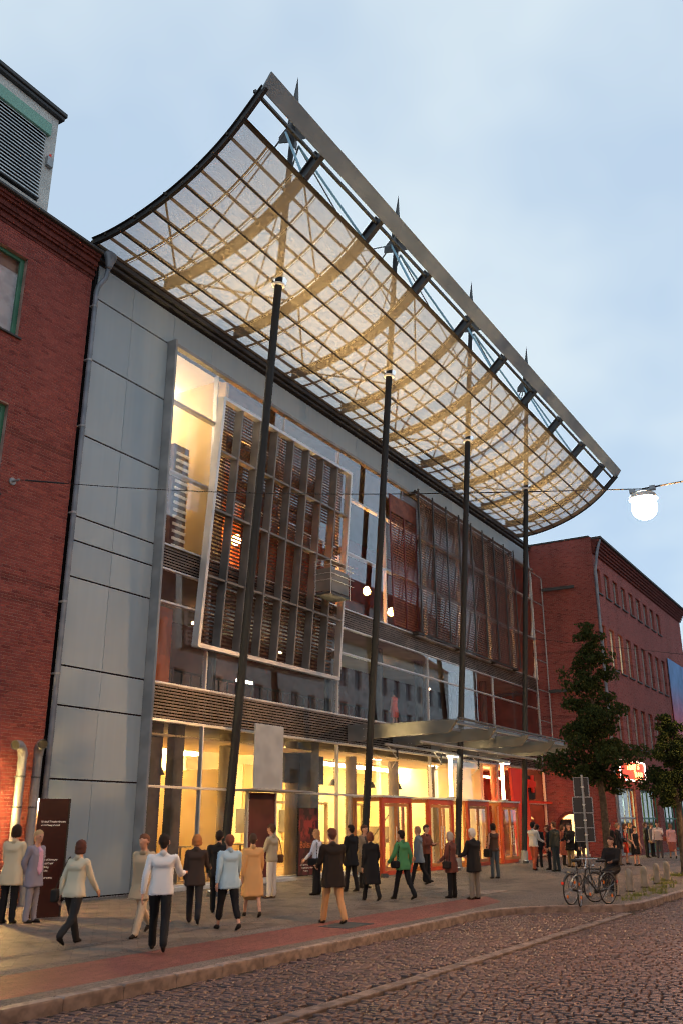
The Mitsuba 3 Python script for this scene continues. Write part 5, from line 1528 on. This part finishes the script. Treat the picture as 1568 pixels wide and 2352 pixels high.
    if seat:
        g += [[S(up(-hb, 0, .01), .062 + loose), S(up(hb, 0, .01), .062 + loose), S(J['kL'] + [0, -.02, .012], .05), S(J['kR'] + [0, -.02, .012], .05)], [S(J['kL'] + [0, -.02, .01], .05), S(J['kR'] + [0, -.02, .01], .05), S(J['kL'] + [0, -.01, -.10], .05), S(J['kR'] + [0, -.01, -.10], .05)]]
    else:
        fy_ = (J['kL'][1] + J['kR'][1]) / 2
        sp_ = abs(J['kL'][1] - J['kR'][1]) * .35 * min(1, -hem / .2)
        fl = .012 if kind in ('coat', 'dress', 'long_jacket') else .002
        g += [[S(up(-hb, -.004, .01), .062 + loose), S(up(hb, -.004, .01), .062 + loose)] + [S((sx * (hb + fl), fy_ * .3 + sy * (sp_ + fl), pz + hem - .012), .060 + loose) for sx in (-1, 1) for sy in (-1, 1)]]
    if kind not in ('tank', 'dress'):
        for nm in 'LR':
            el, wr = J['el' + nm], J['wr' + nm]
            end = wr - J['hd' + nm] * .012 if sleeve == 'long' else el
            g += [[S(J['sh' + nm] + [0, 0, -.004], .038 + loose * .4), S(el, .031 + loose * .5)]]
            g += [[S(el, .031 + loose * .5), S(end, .023 + loose * .4)]] if sleeve == 'long' else []
        g += [[S(nk + [0, -.012, -.012], .036), S(up(-.05, -.01, .30), .026), S(up(.05, -.01, .30), .026)]]
    if kind in ('jacket', 'long_jacket', 'coat', 'shirt', 'blouse') and shirt is None:
        cg = [[S(nk + [0, -.02, .0], .036), S(nk + [-.02, .012, -.012], .026), S(nk + [.02, .012, -.012], .026)]]
        add('collar', tm(hull(cg, 10)), cloth(tuple(min(.8, v * .7 + .01) for v in tc)))
    nm_ = {'shirt': 'shirt', 'jacket': 'jacket', 'long_jacket': 'jacket', 'coat': 'coat', 'dress': 'dress', 'tank': 'top', 'blouse': 'blouse'}[kind]
    mf = hull(g, 11)
    if not seat:
        arms_low = min(J['wrL'][2], J['wrR'][2]) - .03 if kind not in ('tank', 'dress') else 9
        if arms_low > pz + hem:
            mf = mf.trim_by_plane((0, 0, 1), float(pz + hem))
        else:
            mt = hull(g[:4], 11).trim_by_plane((0, 0, 1), float(pz + hem))
            mf = mt + hull(g[4:], 11) if len(g) > 4 else mt
    add(nm_, soft(mf, .028, 4, .006, seed + 5), cloth(tc))
    if shirt is not None:
        g = [[S(up(-.02, .052 + loose, .265), .016), S(up(.02, .052 + loose, .265), .016), S(up(0, .064 + loose, .12), .014), S(up(0, .03, .30), .018), S(up(.0, .056 + loose, .02), .016), S(up(-.03, .056 + loose, .06), .016), S(up(.03, .056 + loose, .06), .016)]]
        add('shirt_front', tm(hull(g, 10)), cloth(shirt))
    # ---- hair
    hk, hcol = hair
    cap = [[S(hp(0, -.018, .032), .052), S(hp(0, .006, .040), .046)], [S(hp(0, -.028, .01), .048), S(hp(0, -.02, .03), .05)]]
    if hk == 'short':
        g = cap + [[S(hp(-.036, -.01, .012), .018), S(hp(.036, -.01, .012), .018), S(hp(0, -.03, -.02), .034)]]
    elif hk == 'bald':
        g = [[S(hp(-.034, -.018, .0), .020), S(hp(.034, -.018, .0), .020), S(hp(0, -.036, -.005), .028)]]
    elif hk == 'bob':
        g = cap + [[S(hp(-.042, -.006, .02), .020), S(hp(-.044, -.004, -.035), .018), S(hp(.042, -.006, .02), .020), S(hp(.044, -.004, -.035), .018), S(hp(0, -.045, -.03), .026), S(hp(0, -.03, .02), .045)]] if False else cap + [[S(hp(-.042, -.012, .018), .019), S(hp(-.043, -.014, -.034), .018), S(hp(0, -.042, -.03), .028)], [S(hp(.042, -.012, .018), .019), S(hp(.043, -.014, -.034), .018), S(hp(0, -.042, -.03), .028)]]
    elif hk == 'long':
        g = cap + [[S(hp(-.042, -.012, .018), .019), S(hp(-.04, -.022, -.07), .018), S(hp(0, -.045, -.10), .026), S(hp(0, -.04, .01), .03)], [S(hp(.042, -.012, .018), .019), S(hp(.04, -.022, -.07), .018), S(hp(0, -.045, -.10), .026), S(hp(0, -.04, .01), .03)]]
    else:   # bun
        g = cap + [[S(hp(0, -.055, .035), .026), S(hp(0, -.062, .055), .02)], [S(hp(0, -.03, -.02), .032), S(hp(0, -.03, .01), .04)]]
    add('hair', soft(hull(g, 12), .012, 2, .007, seed + 9), cloth(hcol))
    if detail:
        for sgn in (-1, 1):
            e = hp(sgn * .0195, .0545, .008)
            add('eye', tm(hull([[S(e, .0052), S(e + [0.002, 0, 0], .0052)]], 8)), 'm_eye')
        e = hp(0, .049, -.031)
        add('mouth', tm(hull([[S(e + [-.010 * cl, -.010 * sl_, 0], .0035), S(e + [.010 * cl, .010 * sl_, 0], .0035)]], 8)), 'm_lips')
    return t, M, J


def bag(label, M, J, side, colour, size=(.11, .045, .10), drop=.20, strap=True, cat_='bag'):
    b = thing('shoulder_bag', label, cat_)
    sg = -1 if side == 'L' else 1
    s = J['sh' + side]
    c = np.array([sg * (abs(s[0]) + .075), -.02, s[2] - drop - size[2]])
    g = [[(c[0] + a * size[1] * .5, c[1] + q * size[0] * .5, c[2] + w * size[2] * .5, .018) for a in (-1, 1) for q in (-1, 1) for w in (-1, .7)]]
    w = lambda m: trimesh.Trimesh(np.array(m.vertices) @ M[:3, :3].T + M[:3, 3], m.faces, process=False)
    put('pouch', w(soft(hull(g, 8), .03, 4, .004, 3)), cloth(colour), b, smooth=True)
    put('strap', w(tube([c + [0, .05, size[2] * .4], s + [sg * .012, .045, -.02], s + [sg * .0, .0, .046], s + [sg * .012, -.05, -.02], c + [0, -.05, size[2] * .4]], .006, 5)), cloth(colour), b)
    return b


_Fd, _Rt = np.array(_fw), np.array([math.sin(AZ), -math.cos(AZ), 0.0])
_Up = np.cross(_Rt, _Fd)


def at(px, py):
    """where the ground is seen at a pixel of the 1568-wide photograph (used once to survey standing places)"""
    d = _Fd + _Rt * (px - 784) / 2064.09 - _Up * (py - 1176) / 2064.09
    return np.array([d[0], d[1]]) * (EYE / -d[2])


D = math.radians
BLK, NAVY, GREY = (.012, .012, .014), (.02, .022, .03), (.16, .16, .17)
SKINL = None
P_ = {}


def who(key, *a, **k):
    P_[key] = person(*a, **k)
    return P_[key]


who(1, 'woman in cream jacket and black trousers with short dark hair at the left edge', at(15, 2122), D(20), 1.80, ('long_jacket', (.62, .54, .38)), ('trousers', BLK), ('bob', (.03, .018, .014)), female=True, armL=(.25, 1.0, .1, .5), armR=(.3, 1.1, .12, .5), look=.0)
who(2, 'person in lilac-grey suit and pink shirt with cropped fair hair beside the dark stele', at(68, 2120), D(-78), 1.70, ('long_jacket', (.25, .23, .29)), ('trousers', (.27, .25, .29)), ('short', (.42, .3, .16)), armL=(-.35, .35, .12, .6), armR=(-.35, .35, .12, .6), shirt=(.62, .36, .5), look=-.3)
who(3, 'woman in cream top and dark trousers striding right in front of the pale cladding', at(160, 2172), D(15), 1.66, ('blouse', (.6, .54, .4)), ('trousers', (.03, .026, .025)), ('bob', (.1, .04, .03)), female=True, stride=.50, lean=.10, armL=(-.3, .25, .15), armR=(.35, .35, .2), detail=False)
bag('dark shoulder bag of the striding woman in the cream top', *P_[3][1:], 'L', (.025, .022, .02))
who(4, 'woman in beige suit with light trousers walking before the metal frame edge', at(322, 2150), D(190), 1.72, ('long_jacket', (.5, .38, .25)), ('trousers', (.52, .4, .28)), ('short', (.16, .07, .04)), female=True, stride=.44, lean=.05, armL=(.35, .3, .1), armR=(-.2, .25, .1), detail=False)
who(5, 'man in white shirt and black trousers walking away, largest figure at the left', at(362, 2185), D(38), 1.72, ('shirt', (.66, .68, .7)), ('trousers', BLK), ('short', (.025, .016, .012)), stride=.36, lean=.05, armL=(-.3, .3, .18), armR=(.5, 1.1, .3), detail=False)
who(6, 'woman with red-blond hair in dark clothes just right of the white-shirted man', at(444, 2122), D(35), 1.66, ('jacket', (.05, .035, .03)), ('trousers', (.03, .026, .026)), ('bob', (.42, .17, .06)), female=True, stride=.34, armL=(.1, .3, .12), armR=(.45, 1.0, .2), detail=False)
who(7, 'woman in light blue jacket and black cropped trousers seen from behind', at(522, 2136), D(60), 1.66, ('jacket', (.34, .5, .62)), ('capri', BLK), ('short', (.2, .07, .04)), female=True, stride=.28, lean=.04, detail=False, armL=(-.25, .3, .18), armR=(.3, .4, .18), bulk=1.08)
who(8, 'person all in black half hidden behind the woman in the light blue jacket', at(497, 2098), D(30), 1.68, ('jacket', BLK), ('trousers', BLK), ('short', (.02, .014, .012)), stride=.18, detail=False)
who(9, 'woman in long tan coat walking past the first mast foot', at(578, 2106), D(50), 1.64, ('coat', (.58, .33, .14)), ('skirt', (.45, .27, .13)), ('short', (.07, .04, .028)), female=True, stride=.26, lean=.05, armL=(-.25, .3, .15), armR=(.3, .4, .15), detail=False, bulk=1.05)
who(10, 'man in khaki shirt and white trousers seen from behind, looking in at the glass', at(622, 2063), D(95), 1.80, ('shirt', (.4, .34, .24)), ('trousers', (.58, .54, .5)), ('short', (.08, .04, .025)), shoe=(.12, .07, .05), armL=(.3, .9, .15), armR=(.1, .3, .2), detail=False)
bag('brown bag strapped across the man in khaki shirt', *P_[10][1:], 'R', (.12, .06, .03), (.09, .04, .09), .18)
who(11, 'woman with long blond hair, white blouse and black trousers by the poster', at(727, 2056), D(100), 1.67, ('blouse', (.62, .66, .76)), ('flare', BLK), ('long', (.36, .2, .1)), female=True, armL=(.3, .5, .14), armR=(.05, .2, .1), detail=False)
bag('black shoulder bag of the blond woman in the white blouse', *P_[11][1:], 'L', BLK, (.15, .05, .09))
who(12, 'man in black jacket and tan trousers walking away near the second mast', at(764, 2122), D(60), 1.76, ('long_jacket', (.018, .014, .013)), ('trousers', (.46, .25, .12)), ('short', (.1, .04, .03)), stride=.24, lean=.04, detail=False, armL=(.3, .9, .1, .3), armR=(.3, .9, .1, .3), bulk=1.05)
who(13, 'man in black suit with his back turned beside the first red porch', at(806, 2048), D(80), 1.78, ('long_jacket', BLK), ('trousers', BLK), ('short', (.02, .014, .012)), stride=.12, detail=False, armL=(.1, .5, .15), armR=(.1, .3, .15))
who(14, 'woman with pulled-back hair facing the street between two people in black', at(836, 2040), D(-105), 1.76, ('coat', (.2, .16, .12)), ('trousers', BLK), ('bun', (.09, .04, .025)), female=True, armL=(.2, .9, .1, .4), armR=(.1, .3, .1), shirt=(.05, .04, .04))
who(15, 'woman in flaring black coat with short auburn hair before the second mast', at(852, 2069), D(50), 1.64, ('coat', BLK), ('trousers', BLK), ('bob', (.14, .05, .03)), female=True, stride=.30, lean=.06, detail=False, armL=(-.2, .4, .15), armR=(.3, .7, .25))
who(16, 'woman in bright green jacket and black trousers with her hair tied up', at(926, 2066), D(70), 1.68, ('jacket', (.07, .24, .10)), ('trousers', BLK), ('bun', (.02, .014, .012)), female=True, stride=.30, lean=.05, detail=False, armL=(.2, .5, .3), armR=(-.2, .5, .3))
bag('black handbag of the woman in the green jacket', *P_[16][1:], 'L', BLK, (.10, .05, .08))
who(17, 'man in blue-grey jacket walking behind the woman in green', at(962, 2032), D(100), 1.74, ('long_jacket', (.12, .16, .2)), ('trousers', BLK), ('short', (.36, .22, .14)), stride=.28, detail=False)
who(18, 'man in dark red shirt with folded arms facing the street', at(980, 2026), D(-95), 1.76, ('shirt', (.12, .04, .03)), ('flare', BLK), ('short', (.06, .035, .025)), armL=(.35, 1.35, .18, .75), armR=(.35, 1.35, .18, .75))
who(19, 'grey-haired woman in reddish-brown jacket and black trousers seen from behind', at(1038, 2063), D(85), 1.60, ('long_jacket', (.17, .06, .045)), ('trousers', BLK), ('bob', (.4, .33, .28)), female=True, detail=False, armL=(.2, .8, .15, .3), armR=(.2, .9, .2, .3), bulk=1.05)
bag('dark handbag of the grey-haired woman in the brown jacket', *P_[19][1:], 'L', (.02, .016, .016), (.10, .05, .09))
who(20, 'white-haired man in black blazer and grey trousers seen from behind', at(1090, 2066), D(75), 1.69, ('long_jacket', BLK), ('trousers', (.17, .155, .14)), ('short', (.62, .58, .54)), detail=False, armL=(.3, 1.0, .15, .3), armR=(.3, 1.0, .15, .3), bulk=1.1)
who(21, 'dark-haired woman in a strappy top and jeans at the last red porch', at(1137, 2018), D(60), 1.80, ('tank', (.05, .03, .025)), ('trousers', (.06, .08, .10)), ('bob', (.02, .014, .012)), female=True, armL=(.1, .3, .1), armR=(.9, 1.2, .3), detail=False)
bag('black bag on the shoulder of the woman in jeans', *P_[21][1:], 'L', BLK, (.14, .06, .13))
who(22, 'man in white shirt and reddish trousers in front of the red wall', at(1228, 1999), D(-20), 1.86, ('shirt', (.66, .62, .56)), ('trousers', (.42, .1, .05)), ('short', (.02, .014, .012)), stride=.16, armL=(.5, 1.0, .15), armR=(.3, .9, .1), detail=False)
who(23, 'man in black suit standing close behind the man in the white shirt', at(1238, 1992), D(0), 1.74, ('jacket', BLK), ('trousers', BLK), ('short', (.02, .014, .012)), detail=False)
who(24, 'man in dark green shirt and dark jeans seen from behind near the arched doorway', at(1278, 2002), D(70), 1.86, ('shirt', (.035, .04, .035)), ('trousers', (.035, .045, .05)), ('short', (.1, .05, .03)), detail=False)
who(25, 'woman in black dress suit just left of the man in the green shirt', at(1262, 1998), D(110), 1.72, ('jacket', BLK), ('trousers', BLK), ('bob', (.12, .05, .03)), female=True, detail=False)
who(26, 'man in black suit in profile before the arched doorway', at(1312, 1992), D(160), 1.78, ('long_jacket', BLK), ('trousers', (.3, .2, .1)), ('short', (.05, .03, .025)), armL=(.3, 1.0, .1), armR=(.3, 1.0, .1), detail=False)
who(27, 'person in black facing the street behind the parked bicycles', at(1330, 1992), D(-80), 1.7, ('long_jacket', (.02, .018, .018)), ('trousers', BLK), ('short', (.08, .04, .03)))
who(28, 'person in long dark coat sitting on the nearest bollard behind the bicycles', (25.93, 7.42), D(170), 1.66, ('coat', (.015, .014, .016)), ('trousers', BLK), ('short', (.06, .03, .025)), seat=True, armL=(.5, .9, .1, .3), armR=(.5, .9, .1, .3), detail=False, z0=.12)
who(29, 'man in dark blazer and light blue shirt in the group under the bar sign', at(1424, 1988), D(-60), 1.80, ('long_jacket', NAVY), ('trousers', (.1, .08, .07)), ('short', (.2, .14, .1)), shirt=(.25, .36, .55), armL=(.3, 1.0, .1), armR=(.1, .3, .1))
who(30, 'person in black with dark hair at the left of the group under the bar sign', at(1404, 1990), D(-20), 1.80, ('long_jacket', BLK), ('trousers', BLK), ('short', (.03, .02, .015)), detail=False)
who(31, 'woman in bright red dress under the bar sign', at(1441, 1986), D(-75), 1.76, ('dress', (.52, .05, .03)), ('none', BLK), ('bob', (.12, .05, .03)), female=True, armL=(.2, .8, .12, .3), armR=(.1, .3, .12))
bag('small black handbag of the woman in the red dress', *P_[31][1:], 'R', BLK, (.08, .04, .07), .12)
who(32, 'woman in short black dress to the right of the woman in red', at(1463, 1989), D(-120), 1.66, ('dress', BLK), ('none', BLK), ('bob', (.05, .03, .02)), female=True, armL=(.1, .4, .1), armR=(.1, .4, .1))
who(33, 'man in black at the shop window right of the two women in dresses', at(1487, 1970), D(-60), 1.82, ('shirt', BLK), ('trousers', BLK), ('short', (.1, .05, .03)), detail=False)
who(34, 'man in white shirt with a brown bag near the second tree', at(1516, 1971), D(180), 1.86, ('shirt', (.6, .5, .45)), ('trousers', (.08, .07, .075)), ('short', (.06, .03, .02)), armL=(.5, 1.2, .15), armR=(.1, .3, .15), detail=False)
bag('brown bag hanging at the hip of the man near the second tree', *P_[34][1:], 'L', (.25, .07, .04), (.12, .05, .1), .17)
who(35, 'woman in pink top walking past the second tree at the right edge', at(1546, 1972), D(20), 1.78, ('blouse', (.62, .34, .33)), ('skirt', (.3, .1, .08)), ('bob', (.2, .1, .06)), female=True, stride=.3, detail=False)
who(36, 'person in red standing at the first-floor window above the entrance canopy', (36.3, 19.6), D(80), 1.72, ('dress', (.55, .09, .05)), ('none', BLK), ('bob', (.03, .02, .018)), female=True, detail=False, z0=5.78)
who(37, 'person in light clothes inside the lit hall at the far left of the glass', (20.25, 19.5), D(180), 1.74, ('shirt', (.6, .4, .2)), ('trousers', (.3, .2, .1)), ('bald', (.3, .2, .1)), detail=False, z0=.03)
who(38, 'dark-clothed person inside the lit hall left of the dark red side door', (22.9, 20.4), D(-60), 1.74, ('jacket', BLK), ('trousers', BLK), ('short', (.05, .03, .02)), detail=False, z0=.03)
who(39, 'person in grey jacket inside the hall behind the glass right of the second mast', (31.9, 21.2), D(200), 1.7, ('jacket', (.15, .13, .12)), ('trousers', BLK), ('bob', (.1, .06, .03)), female=True, detail=False, z0=.03)
who(40, 'man in dark jacket with grey hair at the right of the arched doorway', at(1337, 1985), D(-130), 1.8, ('long_jacket', BLK), ('trousers', (.1, .08, .07)), ('short', (.4, .36, .32)), detail=False)
who(41, 'woman in reddish coat standing deep in the crowd before the gable wall', at(1296, 1988), D(-60), 1.72, ('coat', (.25, .07, .05)), ('trousers', BLK), ('bob', (.1, .05, .03)), female=True, detail=False)
who(42, 'person in grey top between the women in dresses and the second tree', at(1500, 1968), D(-100), 1.76, ('jacket', (.18, .15, .15)), ('trousers', BLK), ('short', (.08, .05, .03)), detail=False)
who(43, 'person in dark coat leaning by the lit shop window', at(1452, 1966), D(-90), 1.78, ('coat', (.03, .025, .03)), ('trousers', BLK), ('bob', (.15, .08, .04)), female=True, detail=False)
